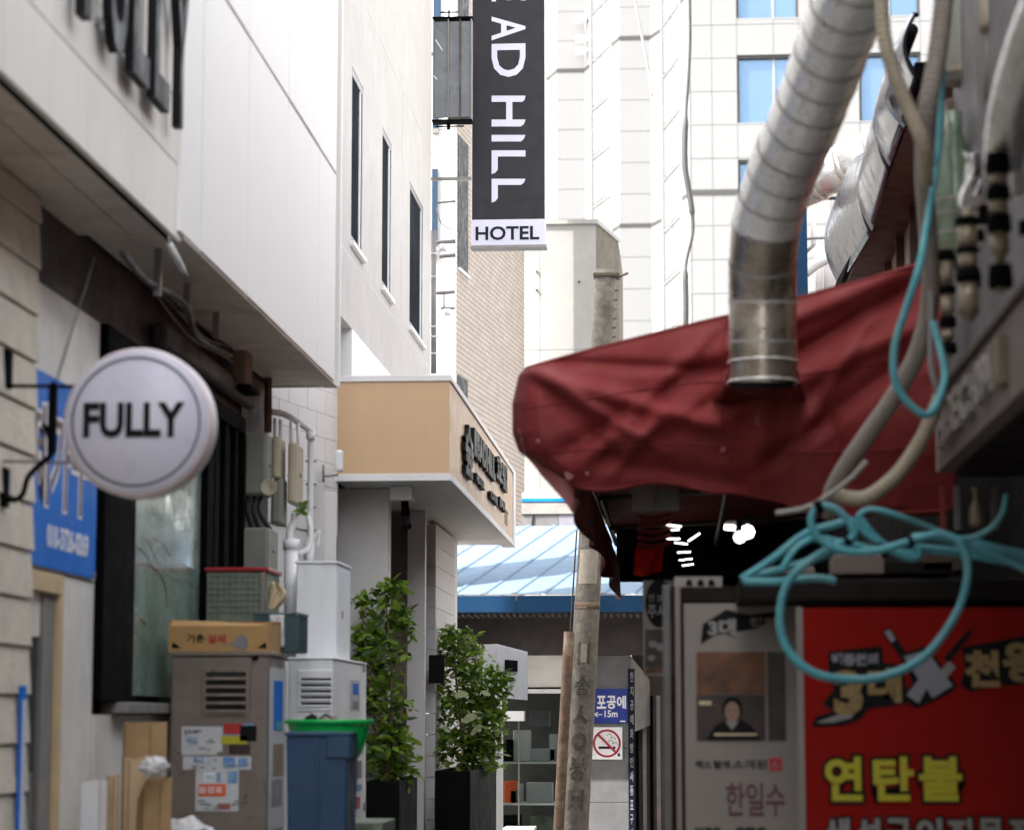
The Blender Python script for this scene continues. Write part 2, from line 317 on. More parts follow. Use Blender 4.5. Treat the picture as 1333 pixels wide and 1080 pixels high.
# ============================================================ LEFT BUILDING (FULLY)
LB = thing('shop_building', 'white panelled building on the left whose overhanging upper floor carries tall black letters', 'building', (-3, 8, 0))
MB().box(-9, XW - .06, -12, 14.0, .0, 12).build('core_wall', 'dark_wall', LB)
zf = 3.31                      # underside of fascia
def dz(px, py, X): return onx(px, py, X).z
Yb = onx(235, 300, XL).y       # where fascia meets the panelled box
# near fascia: two long courses, each split in panels
rows = [(zf, zf + .296), (zf + .304, zf + .556), (zf + .565, 4.745), (4.755, 6.2)]
ys = [-2, 1.5, 4.6, Yb]
for (a, b) in rows:
    for i in range(3):
        box('fascia_panel', 'fascia', LB, XL - .05, XL + random.uniform(0, .004), ys[i] + .003, ys[i + 1] - .003, a, b, .003)
MB().box(XL - .30, XL - .052, -2, Yb, zf + .06, 8).build('overhang_core', 'dark_wall', LB)
MB().box(XL - .04, XL - .02, -2, Yb, zf - .006, zf - .001).build('drip_edge', 'black_frame', LB)
MB().box(XW - .05, XL - .06, Yb + .06, 13.98, 3.37, 9).build('overhang_core', 'dark_wall', LB)
# panelled box: tall vertical panels with one sloping-in-view horizontal joint
zj = onx(437, 233, XL).z; zb = onx(432, 497, XL).z
edges = [235, 262, 322, 374, 415, 437.5]
yy = [onx(e, 300, XL + .02).y for e in edges]
for i in range(5):
    for (a, b) in ((zb, zj - .009), (zj + .010, 6.3), (6.31, 8.2)):
        q = .0 if i != 0 else -.004
        box('wall_panel', 'white_panel', LB, XL - .05, XL + .02 + q + random.uniform(0, .003), yy[i] + .009, yy[i + 1] - .009, a, b, .003)
box('end_panel', 'white_panel', LB, XW - .05, XL + .015, 14.02, 14.06, zb, 8.2, .003)
# soffit panels
for i, (a, b) in enumerate(((-2, 2.5), (2.5, 5.5), (5.5, 7.7), (7.7, Yb - .02))):
    box('soffit_panel', 'soffit', LB, XL - .20, XL - .065, a + .004, b - .004, zf + .03, zf + .045, .002)
    box('soffit_panel', 'soffit', LB, XW - .02, XL - .206, a + .004, b - .004, zf + .03, zf + .045, .002)
s0 = [Yb + .01, 10.35, 11.3, 12.3, 13.2, 14.0]
for i in range(5):
    box('soffit_panel', 'soffit', LB, XL - .07, XL + .012, s0[i] + .004, s0[i + 1] - .004, zb - .012, zb - .001, .002)
    box('soffit_panel', 'soffit', LB, XW + .02, XL - .076, s0[i] + .004, s0[i + 1] - .004, zb + .004, zb + .014, .002)
# ground-floor wall, near part: siding boards
XS = XW + .03; Ys = onx(44, 600, XS).y
pitch = 63 / F * 8.72
z0 = onx(20, 903, XS).z
for k in range(-8, 13):
    a = z0 + k * pitch
    if a + pitch < 0 or a > zf: continue
    t = min(a + pitch - .006, zf + .02)
    MB().hexa([(XS - .04, -2, a), (XS + .012, -2, a), (XS + .012, Ys, a), (XS - .04, Ys, a)],
              [(XS - .04, -2, t), (XS, -2, t), (XS, Ys, t), (XS - .04, Ys, t)]).build('siding_board', 'siding', LB, bevel=.003)
MB().box(XS - .05, XS - .042, -2, Ys, 0, zf).build('siding_backing', 'dark_wall', LB)
def wp(name, m, px0, px1, pyt, pyb, th=.03, X=XW, ref=None, bevel=.003):   # panel on the wall plane X, from px0..px1; heights read at px0
    a = onx(px0, pyt, X); b = onx(px1, 600, X); c = onx(px0, pyb, X)
    return box(name, m, LB, X - .05, X - .05 + th + .0, a.y, b.y, c.z, a.z, bevel)
XP = XW
y45 = onx(45, 600, XP).y; y82 = onx(82, 600, XP).y; y127 = onx(127, 600, XP).y
ztop = onx(45, 362, XP).z; zban = onx(35, 732, XP).z
zdoor = onx(60, 771, XP).z
box('wall_panel', 'wall_panel', LB, XP - .05, XP, y45 - .05, y127, zdoor + .085, ztop, .004)
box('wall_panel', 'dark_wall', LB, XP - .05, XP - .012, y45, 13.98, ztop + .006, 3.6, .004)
box('wall_panel', 'wall_panel', LB, XP - .05, XP - .002, y82 + .03, y127, 0, zdoor + .078, .004)
# door
yd0, yd1 = y45 - .35, y82 + .02
box('door_frame', 'tan_frame', LB, XP - .05, XP + .012, yd0, yd1, zdoor, zdoor + .075, .004)
box('door_frame', 'tan_frame', LB, XP - .05, XP + .012, yd1 - .05, yd1, 0, zdoor - .001, .004)
box('door_frame', 'grey_frame', LB, XP - .05, XP - .01, yd1 - .22, yd1 - .055, 0, zdoor - .001, .004)
box('door_lintel', 'wall_panel', LB, XP - .05, XP - .02, yd0, yd1 - .225, zdoor - .17, zdoor - .002, .004)
d = box('door', 'dark_glass', LB, XP - .05, XP - .03, yd0, yd1 - .225, 0, zdoor - .175, .002)
box('handle', 'grey_frame', d, XP - .03, XP - .01, yd1 - .34, yd1 - .32, .9, 1.2)
# window bay
zs = onx(127, 912, XP).z; ya, yb_, yc, yd, ye = [onx(p, 700, XP).y for p in (127, 168, 262, 270, 312)]
zt = 2.95
for a, b in ((ya, yb_), (yc, yd)): box('window_frame', 'black_frame', LB, XP - .05, XP + .03, a, b - .002, zs, zt, .004)
box('window_frame', 'black_frame', LB, XP - .05, XP + .028, ya, ye, zt + .002, zt + .09, .004)
wg = box('window', 'green_glass', LB, XP - .05, XP - .005, yb_ + .001, yc - .003, zs + .03, zt - .002, 0)
# faded frost drawings on the glass: curved scratches and plants
def frost(px0, py0, px1, py1, r=.004):
    X = XP - .003
    return spline([onx(px0, py0, X), onx((px0 + px1) / 2 + random.uniform(-4, 4), (py0 + py1) / 2 - random.uniform(2, 7), X), onx(px1, py1, X)], 4)
mb = MB()
for (a, b, c, e) in ((196, 686, 258, 672), (200, 700, 222, 724), (205, 712, 250, 688), (196, 728, 214, 700), (215, 735, 254, 742), (205, 745, 240, 760), (222, 750, 256, 766), (190, 700, 206, 734), (180, 712, 200, 742)):
    mb.tube(frost(a, b, c, e), .0015, 5)
mb.build('glass_drawing', 'paper', wg)
mb = MB()
for (a, b, c, e) in ((172, 735, 205, 742), (205, 742, 218, 790), (176, 810, 190, 812)): mb.tube(frost(a, b, c, e), .0022, 5)
mb.build('glass_drawing', 'tarp_pale', wg)
for k, p in enumerate((274, 287, 300)):
    a = onx(p, 700, XP).y; box('window_mullion', 'black_frame', LB, XP - .05, XP + .02, a, a + .09, zs, zt - .002, .004)
box('window', 'glass_grey', LB, XP - .05, XP - .01, yd + .001, ye - .06, zs + .03, zt - .002, 0)
box('window_frame', 'black_frame', LB, XP - .05, XP + .03, ye - .06, ye, zs, zt, .004)
box('window_sill', 'grey_frame', LB, XP - .05, XP + .07, ya + .3, ye, zs - .05, zs - .003, .006)
xs_ = [ya, 10.9, 11.9, 12.9, 13.98]
for i in range(4):
    box('wall_panel', 'wall_panel', LB, XP - .05, XP, xs_[i] + .003, xs_[i + 1] - .003, .72, zs - .055, .004)
    box('wall_panel', 'wall_panel', LB, XP - .05, XP, xs_[i] + .003, xs_[i + 1] - .003, .0, .714, .004)
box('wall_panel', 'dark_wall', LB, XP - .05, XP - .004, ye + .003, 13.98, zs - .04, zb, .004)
box('roller_box', 'dark_wall', LB, XP + .001, XP + .07, 10.8, 13.2, 3.10, 3.2, .02)
# corrugated hose and fixtures under the overhang
hs = thing('soffit_pipe', 'dark grey flexible pipe sagging under the overhanging soffit on the left', 'pipe', (-2.25, 10, 3.2))
MB().tube(spline([at(160, 330, 9.0), at(190, 365, 9.6), at(240, 395, 10.4), at(258, 440, 11), at(300, 462, 12)], 8), .014, 10).build('pipe', 'dark_wall', hs, True)
for k in range(3):
    p = at(205 + 38 * k, 376 + 28 * k, 9.8 + .8 * k); MB().box(p.x - .015, p.x + .015, p.y - .01, p.y + .01, p.z - .03, zf + .2).build('hanger', 'grey_frame', hs)
cl = thing('cable', 'bundle of thin black cables looping along the dark wall beneath the soffit', 'cable', (-2.3, 11, 3))
MB().tube(spline([onx(190, 360, XW + .03), onx(245, 420, XW + .05), onx(270, 442, XW + .05), onx(298, 452, XW + .04), onx(312, 470, XW + .04)], 8), .012, 8).build('strand', 'cable', cl, True)
MB().tube(spline([onx(196, 372, XW + .03), onx(246, 438, XW + .05), onx(300, 470, XW + .04), onx(322, 520, XW + .04)], 8), .008, 8).build('strand', 'grey_cable', cl, True)
fx = thing('wall_lamp', 'small brown box lamp fixed high on the dark wall beneath the overhang', 'lamp', at(305, 490, 12.6))
p = at(300, 452, 12.6); q = at(320, 500, 12.6); box('housing', 'brown_clad', fx, p.x, q.x, 12.6, 12.8, q.z, p.z, .01)
MB().box(p.x - .02, q.x + .03, 12.58, 12.85, q.z - .03, q.z - .002).build('bracket', 'black_frame', fx, bevel=.004)
tl = thing('soffit_lamp', 'short white tube lamp hanging at the corner of the letter fascia', 'lamp', at(232, 320, 9.5))
MB().tube([at(221, 318, 9.3), at(238, 352, 9.5)], .013, 10).build('tube', 'pvc', tl, True)
MB().tube([at(238, 352, 9.5), at(244, 359, 9.52)], .006, 8).build('tip', 'grey_frame', tl, True)
MB().tube([at(221, 318, 9.3), at(219, 306, 9.32)], .005, 8).build('hook', 'grey_frame', tl, True)
# ---- tall letters on the fascia
FS = thing('fascia_lettering', 'tall black raised letters reading FULLY on the cream fascia, cut off by the top edge', 'sign', (XL, 8, 4.4))
zl = onx(205, 155, XL).z
ltr = 'FULLY'; ye2 = onx(231, 100, XL).y; ys2 = onx(84, 0, XL).y; n = len(ltr); step = (ye2 - ys2) / n
for i, c in enumerate(ltr):
    y0 = ys2 + step * i + .02; o = Vector((XL + .03, y0, zl))
    text('letter', c, 'black_letter', FS, o, (0, 1, 0), (0, 0, 1), step * .72, .62, .035, .02)
    for zz in (zl + .08, zl + .5): MB().box(XL + .002, XL + .035, y0 + step * .08, y0 + step * .08 + .02, zz, zz + .02).build('standoff', 'grey_frame', FS)
# ---- round FULLY sign
Yd = 8.0; c = at(178, 549, Yd); r = at(180, 452, Yd).z - c.z
DS = thing('round_sign', 'round lavender-white lightbox reading FULLY in black inside a thin black ring', 'sign', c)
cc = (c.x, c.y, c.z)
lathe('rim', 'disc_rim', DS, cc, [(0, .125), (r * .97, .125), (r, .11), (r, .015), (r * .985, 0), (r * .955, -.006)], 64, 'Y')
lathe('face', 'disc_face', DS, cc, [(r * .953, -.005), (r * .93, -.012), (0, -.0125)], 64, 'Y')
mb = MB(); nn = 72
for k in range(nn):
    for rr, yy_ in ((r * .845, -.0145), (r * .868, -.0145)):
        t = 2 * math.pi * k / nn; mb.v.append((c.x + rr * math.cos(t), c.y + yy_, c.z + rr * math.sin(t)))
for k in range(nn): a = 2 * k; b = 2 * ((k + 1) % nn); mb.f.append((a, a + 1, b + 1, b))
mb.build('ring', 'ink', DS, solid=.001)
text('lettering', 'FULLY', 'ink', DS, at(108, 570, Yd - .014), (1, 0, 0), (0, 0, 1), (244 - 108) / F * Yd, (570 - 523) / F * Yd, .003, .035)
BR = thing('wrought_bracket', 'black wrought iron bracket arm tying the round lightbox to the siding boards', 'bracket', (-2.3, 8.1, 2.4))
def cv(*pts): return spline(pts, 8)
for (py) in (487, 640):
    p = at(22, py - 14, 8.35); box('wall_plate', 'black_frame', BR, XS, XS + .02, 8.3, 8.36, dz(22, py + 26, XS), dz(22, py - 24, XS), .003)
MB().tube([(XS, 8.33, at(20, 502, 8.33).z), at(100, 503, 8.1)], .007, 8).build('arm', 'black_frame', BR, True)
MB().tube([(XS, 8.33, at(20, 600, 8.33).z), at(95, 602, 8.1)], .005, 8).build('arm', 'grey_cable', BR, True)
MB().tube(cv(at(70, 497, 8.12), at(69, 530, 8.12), at(67, 575, 8.12), at(66, 592, 8.12), at(50, 606, 8.15), at(36, 622, 8.2), at(30, 642, 8.25), at(20, 650, 8.3), (XS, 8.33, at(10, 648, 8.33).z)), .010, 8).build('scroll', 'black_frame', BR, True)
MB().tube(cv(at(56, 552, 8.14), at(62, 562, 8.13), at(67, 580, 8.12)), .009, 8).build('scroll', 'black_frame', BR, True)
MB().box(at(64, 500, 8.1).x, at(74, 500, 8.1).x, 8.09, 8.12, at(64, 590, 8.1).z, at(64, 500, 8.1).z).build('stem', 'black_frame', BR, bevel=.003)
MB().tube([at(100, 503, 8.1), at(120, 503, 8.06)], .012, 8).build('socket', 'black_frame', BR, True)
w1 = thing('guy_wire', 'thin dark stay wire rising from the iron bracket to the soffit', 'wire', at(76, 470, 8.3))
MB().tube([at(74, 494, 8.1), at(123, 335, 9.0)], .0035, 6).build('wire', 'cable', w1, True)
# ---- blue banner on the wall
XB = XW + .012
yb0, yb1 = onx(33, 600, XB).y, onx(127, 600, XB).y; zb0 = onx(35, 732, XB).z; zb1 = onx(38, 474, XB).z
BN = thing('blue_banner', 'bright blue banner with white characters and a phone number behind the round lightbox', 'banner', (XB, yb0, zb0))
box('sheet', 'blue_vinyl', BN, XB - .008, XB, yb0, yb1, zb0, zb1, 0)
Wd = yb1 - yb0; Hh = zb1 - zb0
for i, ch in enumerate('제가구'):
    o = Vector((XB, yb0 + Wd * (.04 + .29 * i), zb0 + Hh * .32))
    text('character', ch, 'white_ink', BN, o, (0, 1, 0), (0, 0, 1), Wd * .25, Hh * .52, .003, .05, .012)
    text('character', ch, 'maroon_ink', BN, o + Vector((.003, 0, 0)), (0, 1, 0), (0, 0, 1), Wd * .25, Hh * .52, .002, .0)
text('phone_number', '010-3726-0269', 'white_ink', BN, (XB, yb0 + Wd * .30, zb0 + Hh * .105), (0, 1, 0), (0, 0, 1), Wd * .58, Hh * .125, .002, .03)
text('phone_number', '9', 'white_ink', BN, (XB, yb0 + Wd * .02, zb0 + Hh * .115), (0, 1, 0), (0, 0, 1), Wd * .08, Hh * .13, .002, .03)
for a, b in ((.02, .02), (.98, .02), (.98, .97), (.02, .97)):
    MB().tube([(XB, yb0 + Wd * a, zb0 + Hh * b), (XB + .006, yb0 + Wd * a, zb0 + Hh * b)], .012, 10).build('grommet', 'grey_frame', BN)
s2 = thing('blue_strip_sign', 'narrow blue strip of lettering beside the tan door frame at the left edge', 'sign', (XS + .02, 8.6, .9))
ya_, yb2 = onx(27, 900, XS + .02).y, onx(35, 900, XS + .02).y
box('panel', 'blue_vinyl', s2, XS + .014, XS + .02, ya_, yb2, .5, onx(30, 892, XS + .02).z, 0)
box('panel', 'white_ink', s2, XS + .0205, XS + .023, ya_ + .03, yb2 - .02, .9, onx(30, 910, XS + .02).z, 0)

# ============================================================ street furniture on the left
# steel cabinet
Y1 = 11.0; x0, x1 = at(222, 900, Y1).x, at(350, 900, Y1).x; zt1 = at(222, 848, Y1).z
SC = thing('steel_cabinet', 'brown-grey stainless steel cabinet with louvred vent and peeling stickers', 'cabinet', (x0, Y1, 0))
y2 = onx(371, 900, x1).y
box('body', 'steel', SC, x0, x1, Y1, y2, .05, zt1 - .02, .008)
box('top', 'steel', SC, x0 - .01, x1 + .01, Y1 - .01, y2 + .01, zt1 - .019, zt1, .004)
for a in (x0 + .03, x1 - .06): box('foot', 'black_frame', SC, a, a + .03, Y1 + .02, y2 - .02, .03, .049, 0)
rectpx('vent_frame', 'steel', SC, 262, 869, 326, 932, Y1 - .01, .009, .003)
for k in range(5):
    p0 = at(268, 880 + k * 10.6, Y1 - .012); p1 = at(320, 874 + k * 10.6, Y1 - .012)
    MB().box(p0.x, p1.x, Y1 - .013, Y1 - .0105, p0.z - .002, p1.z).build('vent_slot', 'black_void', SC)
    MB().hexa([(p0.x, Y1 - .016, p0.z - .017), (p1.x, Y1 - .016, p0.z - .017), (p1.x, Y1 - .013, p0.z - .004), (p0.x, Y1 - .013, p0.z - .004)],
              [(p0.x, Y1 - .026, p0.z - .015), (p1.x, Y1 - .026, p0.z - .015), (p1.x, Y1 - .015, p0.z - .002), (p0.x, Y1 - .015, p0.z - .002)]).build('louvre', 'steel', SC)
MB().tube([at(328, 858, Y1 - .02), at(336, 855, Y1 - .02)], .008, 8).build('latch', 'black_frame', SC, True)
def sticker(px0, py0, px1, py1, m, k=0, name='sticker'): return rectpx(name, m, SC, px0, py0, px1, py1, Y1 - .003 - .0015 * k, .001)
sticker(236, 945, 283, 982, 'paper'); sticker(281, 945, 290, 978, 'paper', 1); sticker(291, 941, 330, 960, 'poster_blue', 0); sticker(291, 941, 316, 955, 'red_ink', 1)
sticker(288, 957, 322, 968, 'yellow_ink', 2); sticker(312, 944, 334, 964, 'ink', 2); sticker(298, 968, 326, 981, 'picture_dark', 1)
sticker(238, 984, 327, 1001, 'paper', 0); sticker(252, 985, 266, 992, 'poster_blue', 1); sticker(290, 985, 306, 998, 'poster_blue', 1); sticker(310, 986, 322, 998, 'poster_blue', 1)
sticker(254, 1001, 311, 1055, 'paper', 0); sticker(258, 1020, 294, 1036, 'orange', 1); sticker(282, 1005, 287, 1018, 'poster_blue', 1); sticker(283, 1045, 300, 1053, 'tarp_pale', 1)
sticker(296, 1003, 309, 1019, 'poster_blue', 1); sticker(265, 1005, 280, 1018, 'white_ink', 1)
mb = MB()
for k in range(26):
    px = random.uniform(240, 322); py = random.choice((random.uniform(950, 978), random.uniform(986, 999), random.uniform(1039, 1052)))
    if px > 288 and py < 982: continue
    if py > 1036: px = 256 + (px - 240) * .6
    a = at(px, py, Y1 - .008); b = at(px + random.uniform(3, 11), py + 1.6, Y1 - .008); mb.box(a.x, b.x, Y1 - .0078, Y1 - .007, b.z, a.z)
mb.build('fine_print', 'grey_cable', SC)
for (s_, a0, b0, a1, b1, m_) in (('010-4471', 240, 949, 262, 954, 'ink'), ('배달', 242, 958, 258, 967, 'poster_blue'), ('가스', 267, 1007, 279, 1015, 'poster_blue'), ('점검표', 258, 1023, 290, 1032, 'white_ink'), ('안내', 256, 985, 268, 992, 'white_ink')):
    textpx('printing', s_, m_, SC, a0, b0, a1, b1, Y1 - .0072, .001, .01)
M['scuff'] = mat('scuff', (.12, .085, .065), .7, var=.4, vscale=30)
for (a0, b0, ln, tl) in ((232, 905, 9, 3), (240, 1060, 22, -2), (335, 930, 7, 6), (318, 1062, 14, 4), (228, 985, 5, 18), (342, 1010, 3, 22)):
    MB().bar(at(a0, b0, Y1 - .0008), at(a0 + ln, b0 + tl, Y1 - .0008), .003, .003).build('scratch', 'scuff', SC)
# posters on the cabinet's right side
def side(parent, name, m, X, px0, py0, px1, py1, k=0):
    a = onx(px0, py0, X); b = onx(px1, py1, X); zt_ = onx(px0, py0, X).z; zb_ = onx(px0, py1, X).z
    return MB().box(X + .0005 + k * .0015, X + .0015 + k * .0015, a.y, b.y, zb_, zt_).build(name, m, parent)
side(SC, 'side_sticker', 'paper', x1, 351, 868, 370, 1080); side(SC, 'side_sticker', 'blue_vinyl', x1, 356, 885, 367, 950, 1); side(SC, 'side_sticker', 'hose', x1, 359, 938, 367, 950, 2)
side(SC, 'side_sticker', 'brown_box', x1, 355, 968, 368, 1010, 1); side(SC, 'side_sticker', 'silver_ink', x1, 353, 1015, 366, 1050, 1)
# cardboard carton on top of it
CB = thing('carton', 'open shallow cardboard produce carton with printed side on top of the steel cabinet', 'box', (x0, Y1, zt1))
cx0, cx1 = at(220, 830, Y1 + .01).x, at(349, 830, Y1 + .01).x; cz0 = zt1 + .001; cz1 = at(220, 815, Y1).z; yb3 = Y1 + .36
box('front_side', 'carton', CB, cx0, cx1, Y1 + .0, Y1 + .006, cz0, cz1, 0); box('back_side', 'carton_in', CB, cx0, cx1, yb3, yb3 + .006, cz0, cz1 + .035, 0)
box('left_side', 'carton_in', CB, cx0, cx0 + .006, Y1 + .007, yb3 - .001, cz0, cz1 + .03, 0); box('right_side', 'carton', CB, cx1 - .006, cx1, Y1 + .007, yb3 - .001, cz0, cz1 + .02, 0)
box('base', 'carton_in', CB, cx0 + .007, cx1 - .007, Y1 + .007, yb3 - .001, cz0, cz0 + .006, 0)
MB().hexa([(cx0, Y1, cz1 + .001), (cx1, Y1, cz1 + .001), (cx1, Y1 + .003, cz1 + .004), (cx0, Y1 + .003, cz1 + .004)],
          [(cx0, Y1 + .06, cz1 + .028), (cx0 + .22, Y1 + .05, cz1 + .022), (cx0 + .22, Y1 + .054, cz1 + .025), (cx0, Y1 + .064, cz1 + .031)]).build('flap', 'carton', CB)
MB().hexa([(cx0 + .1, yb3 - .02, cz1 + .03), (cx1, yb3 - .02, cz1 + .02), (cx1, Y1 + .12, cz1 + .01), (cx0 + .12, Y1 + .2, cz1 + .0)],
          [(cx0 + .1, yb3 - .02, cz1 + .035), (cx1, yb3 - .02, cz1 + .025), (cx1, Y1 + .12, cz1 + .015), (cx0 + .12, Y1 + .2, cz1 + .005)]).build('flap', 'carton_in', CB)
textpx('printing', '가촌', 'ink', CB, 243, 825, 266, 836, Y1 - .001, .001, .02); textpx('printing', '설레', 'red_ink', CB, 270, 825, 294, 837, Y1 - .001, .001, .02)
MB().prism([at(224, 843, Y1 - .001), at(236, 843, Y1 - .001), at(225, 835, Y1 - .001)], (0, -.001, 0)).build('printing', 'ink', CB)
MB().prism([at(335, 843, Y1 - .001), at(347, 843, Y1 - .001), at(346, 835, Y1 - .001)], (0, -.001, 0)).build('printing', 'ink', CB)
MB().prism([at(314 + 9 * math.cos(t), 834 - 8 * math.sin(t) + (0 if math.sin(t) > 0 else 4), Y1 - .001) for t in [k * math.pi / 8 for k in range(16)]] + [], (0, -.001, 0)).build('printing', 'grey_cable', CB)
MB().prism([at(282, 840, Y1 - .001), at(300, 836, Y1 - .001), at(318, 839, Y1 - .001), at(318, 841, Y1 - .001), at(300, 839, Y1 - .001)], (0, -.0008, 0)).build('printing', 'grey_cable', CB)
# mesh-sided tank with red lid behind
TK = thing('mesh_bin', 'mesh-sided grey-green bin with a dark red rim standing behind the produce carton', 'bin', at(305, 800, 12.2))
Yt = 12.0; a = at(268, 800, Yt); b = at(347, 744, Yt); zbt = 1.2
box('wall', 'mesh_green', TK, a.x, b.x, Yt, Yt + .4, zbt, b.z, .006)
box('rim', 'red_lid', TK, a.x - .01, b.x + .012, Yt - .012, Yt + .41, b.z + .001, b.z + .024, .008)
for q in (b.x - .028,): box('corner_post', 'brown_wall', TK, q, q + .022, Yt - .008, Yt - .001, zbt, b.z, .003)
for k in range(9): qx = a.x + .03 * k + .012; MB().box(qx, qx + .004, Yt - .004, Yt - .0005, zbt, b.z - .002).build('mesh_wire', 'meter_grey', TK)
for k in range(7): qz = b.z - .03 * k - .02; MB().box(a.x, b.x - .03, Yt - .0075, Yt - .0045, qz, qz + .003).build('mesh_wire', 'meter_grey', TK)
MB().box(a.x, b.x, Yt + .05, Yt + .35, .0, zbt - .001).build('stand', 'dark_wall', TK)
# dark crate
CR = thing('plastic_crate', 'dark teal plastic crate with ribbed sides beside the carton, holding a white wrapper', 'crate', at(370, 850, 11.6))
Yc_ = 11.45; a = at(330, 849, Yc_); b = at(390, 797, Yc_); yk = onx(399, 830, b.x).y
for args in ((a.x, b.x, Yc_, Yc_ + .008), (a.x, b.x, yk - .008, yk), (a.x, a.x + .008, Yc_ + .009, yk - .009), (b.x - .008, b.x, Yc_ + .009, yk - .009)):
    box('side', 'crate', CR, *args, a.z, b.z - .012, .002)
box('base', 'crate', CR, a.x + .01, b.x - .01, Yc_ + .01, yk - .01, a.z, a.z + .01, 0)
box('rim', 'crate', CR, a.x - .006, b.x + .008, Yc_ - .008, Yc_ + .004, b.z - .011, b.z, .003); box('rim', 'crate', CR, b.x - .004, b.x + .009, Yc_ + .005, yk + .006, b.z - .011, b.z, .003)
for k in range(8):
    qx = b.x - .012 - k * .026; MB().box(qx - .004, qx, Yc_ - .006, Yc_ - .0005, a.z + .004, b.z - .012).build('rib', 'crate', CR)
for k in range(4):
    qy = Yc_ + .03 + k * .06; MB().box(b.x + .0005, b.x + .006, qy, qy + .008, a.z + .004, b.z - .012).build('rib', 'crate', CR)
wr = tag(MB().grid(lambda u, v: (at(351 + 19 * u, 800 + 42 * v, Yc_ - .012).x, Yc_ - .014 + .006 * math.sin(9 * u + 7 * v) + .004 * noise.noise(Vector((u * 5, v * 5, 1))), at(351 + 19 * u, 800 + 42 * v, Yc_).z), 10, 14).build('wrapper', 'plastic_bag', None, True, solid=.001), 'crumpled white plastic wrapper hanging over the front of the dark teal crate', 'wrapper')
rg = tag(MB().grid(lambda u, v: at(350 + (9 + 12 * math.sin(v * 3.1)) * u * 1.1, 757 + 36 * v, 11.9 + .02 * math.sin(11 * u + 5 * v)), 8, 12).build('rag', 'cloth_beige', None, True, solid=.002), 'crumpled beige rag caught between the red-rimmed bin and white pipe', 'rag')
# blue bin + basin
Yb1 = 10.3; a = at(372, 952, Yb1); b = at(452, 1080, Yb1); zt2 = a.z
BB = thing('wheelie_bin', 'dark blue plastic wheelie bin without lid beneath the green basin', 'bin', (a.x, Yb1, 0))
t0_, t1_ = a.x, b.x; zk = .12
MB().hexa([(t0_ + .03, Yb1 + .04, zk), (t1_ - .03, Yb1 + .04, zk), (t1_ - .03, Yb1 + .30, zk), (t0_ + .03, Yb1 + .30, zk)],
          [(t0_, Yb1, zt2 - .02), (t1_, Yb1, zt2 - .02), (t1_, Yb1 + .36, zt2 - .02), (t0_, Yb1 + .36, zt2 - .02)]).build('body', 'blue_bin', BB, bevel=.008)
box('rim', 'blue_bin', BB, t0_ - .004, t1_ + .012, Yb1 - .012, Yb1 + .37, zt2 - .019, zt2, .006)
pz = at(400, 986, Yb1).z
MB().hexa([(t1_ - .09, Yb1 - .01, pz + .0), (t1_ + .012, Yb1 - .01, pz), (t1_ + .012, Yb1 + .25, pz), (t1_ - .09, Yb1 + .25, pz)],
          [(t1_ - .09, Yb1 - .011, zt2 - .02), (t1_ + .01, Yb1 - .011, zt2 - .02), (t1_ + .01, Yb1 + .3, zt2 - .02), (t1_ - .09, Yb1 + .3, zt2 - .02)]).build('lift_pocket', 'blue_bin', BB, bevel=.005)
box('panel_rib', 'blue_bin', BB, t0_ + .13, t0_ + .145, Yb1 - .006, Yb1 + .05, .4, pz + .1, .003)
for q in (t0_ + .0, t1_ - .06): lathe('wheel', 'black_frame', BB, (q + .03, Yb1 + .33, .1), [(0, -.02), (.09, -.02), (.1, 0), (.09, .02), (0, .02)], 20, 'Y')
gc = at(429, 936, 10.62); gr = (487 - 372) / 2 / F * 10.75
GB = thing('plastic_basin', 'bright green round plastic basin set on the blue bin', 'basin', (gc.x, gc.y, gc.z - .13))
lathe('bowl', 'green_basin', GB, (gc.x, gc.y, gc.z), [(0, -.165), (gr * .66, -.165), (gr * .74, -.14), (gr * .90, -.04), (gr * .93, -.018), (gr * .99, -.018), (gr, -.005), (gr * .99, 0), (gr * .95, 0), (gr * .90, -.03), (gr * .72, -.13), (0, -.155)], 48)
for k in range(5):
    t = k * 1.3; p = Vector((gc.x + .05 * math.cos(t) - .04, gc.y + .05 * math.sin(t), gc.z - .01 + .012 * (k % 2)))
    me = MB(); me.grid(lambda u, v: p + Vector((.03 * math.cos(6.283 * u) * math.sin(3.1416 * v), .03 * math.sin(6.283 * u) * math.sin(3.1416 * v), .022 * math.cos(3.1416 * v) * (1 + .2 * math.sin(9 * u)))), 10, 6)
    tag(me.build('food_scrap', random.choice(['brown_wall', 'picture_warm', 'ink']), None, True), ['leftmost', 'second', 'middle', 'fourth', 'rightmost'][[2, 3, 1, 0, 4][k]] + ' dark brown food scrap in the green basin counting from the left', 'scraps', 'food scraps in the green basin')
# white vent cabinet (lower) and tall one
Yw = 12.0; a = at(376, 855, Yw); b = at(434, 855, Yw); yw2 = onx(476, 1000, b.x).y
VC = thing('vent_cabinet', 'low white metal cabinet with a five-slot vent behind the green basin', 'cabinet', (a.x, Yw, 0))
box('body', 'white_metal', VC, a.x, b.x, Yw, yw2, .05, a.z - .012, .006); box('top', 'white_metal', VC, a.x - .006, b.x + .006, Yw - .006, yw2, a.z - .011, a.z, .004)
rectpx('vent_frame', 'white_metal', VC, 387, 872, 437 - 4, 925, Yw - .008, .0075, .003)
for k in range(5):
    py = 882 + k * 7.9; rectpx('vent_slot', 'black_void', VC, 392, py, 431, py + 3.2, Yw - .0105, .002)
    p0 = at(392, py + 5.6, Yw); p1 = at(431, py + 3.2, Yw)
    MB().box(p0.x, p1.x, Yw - .016, Yw - .0085, p0.z, p1.z).build('louvre', 'white_metal', VC)
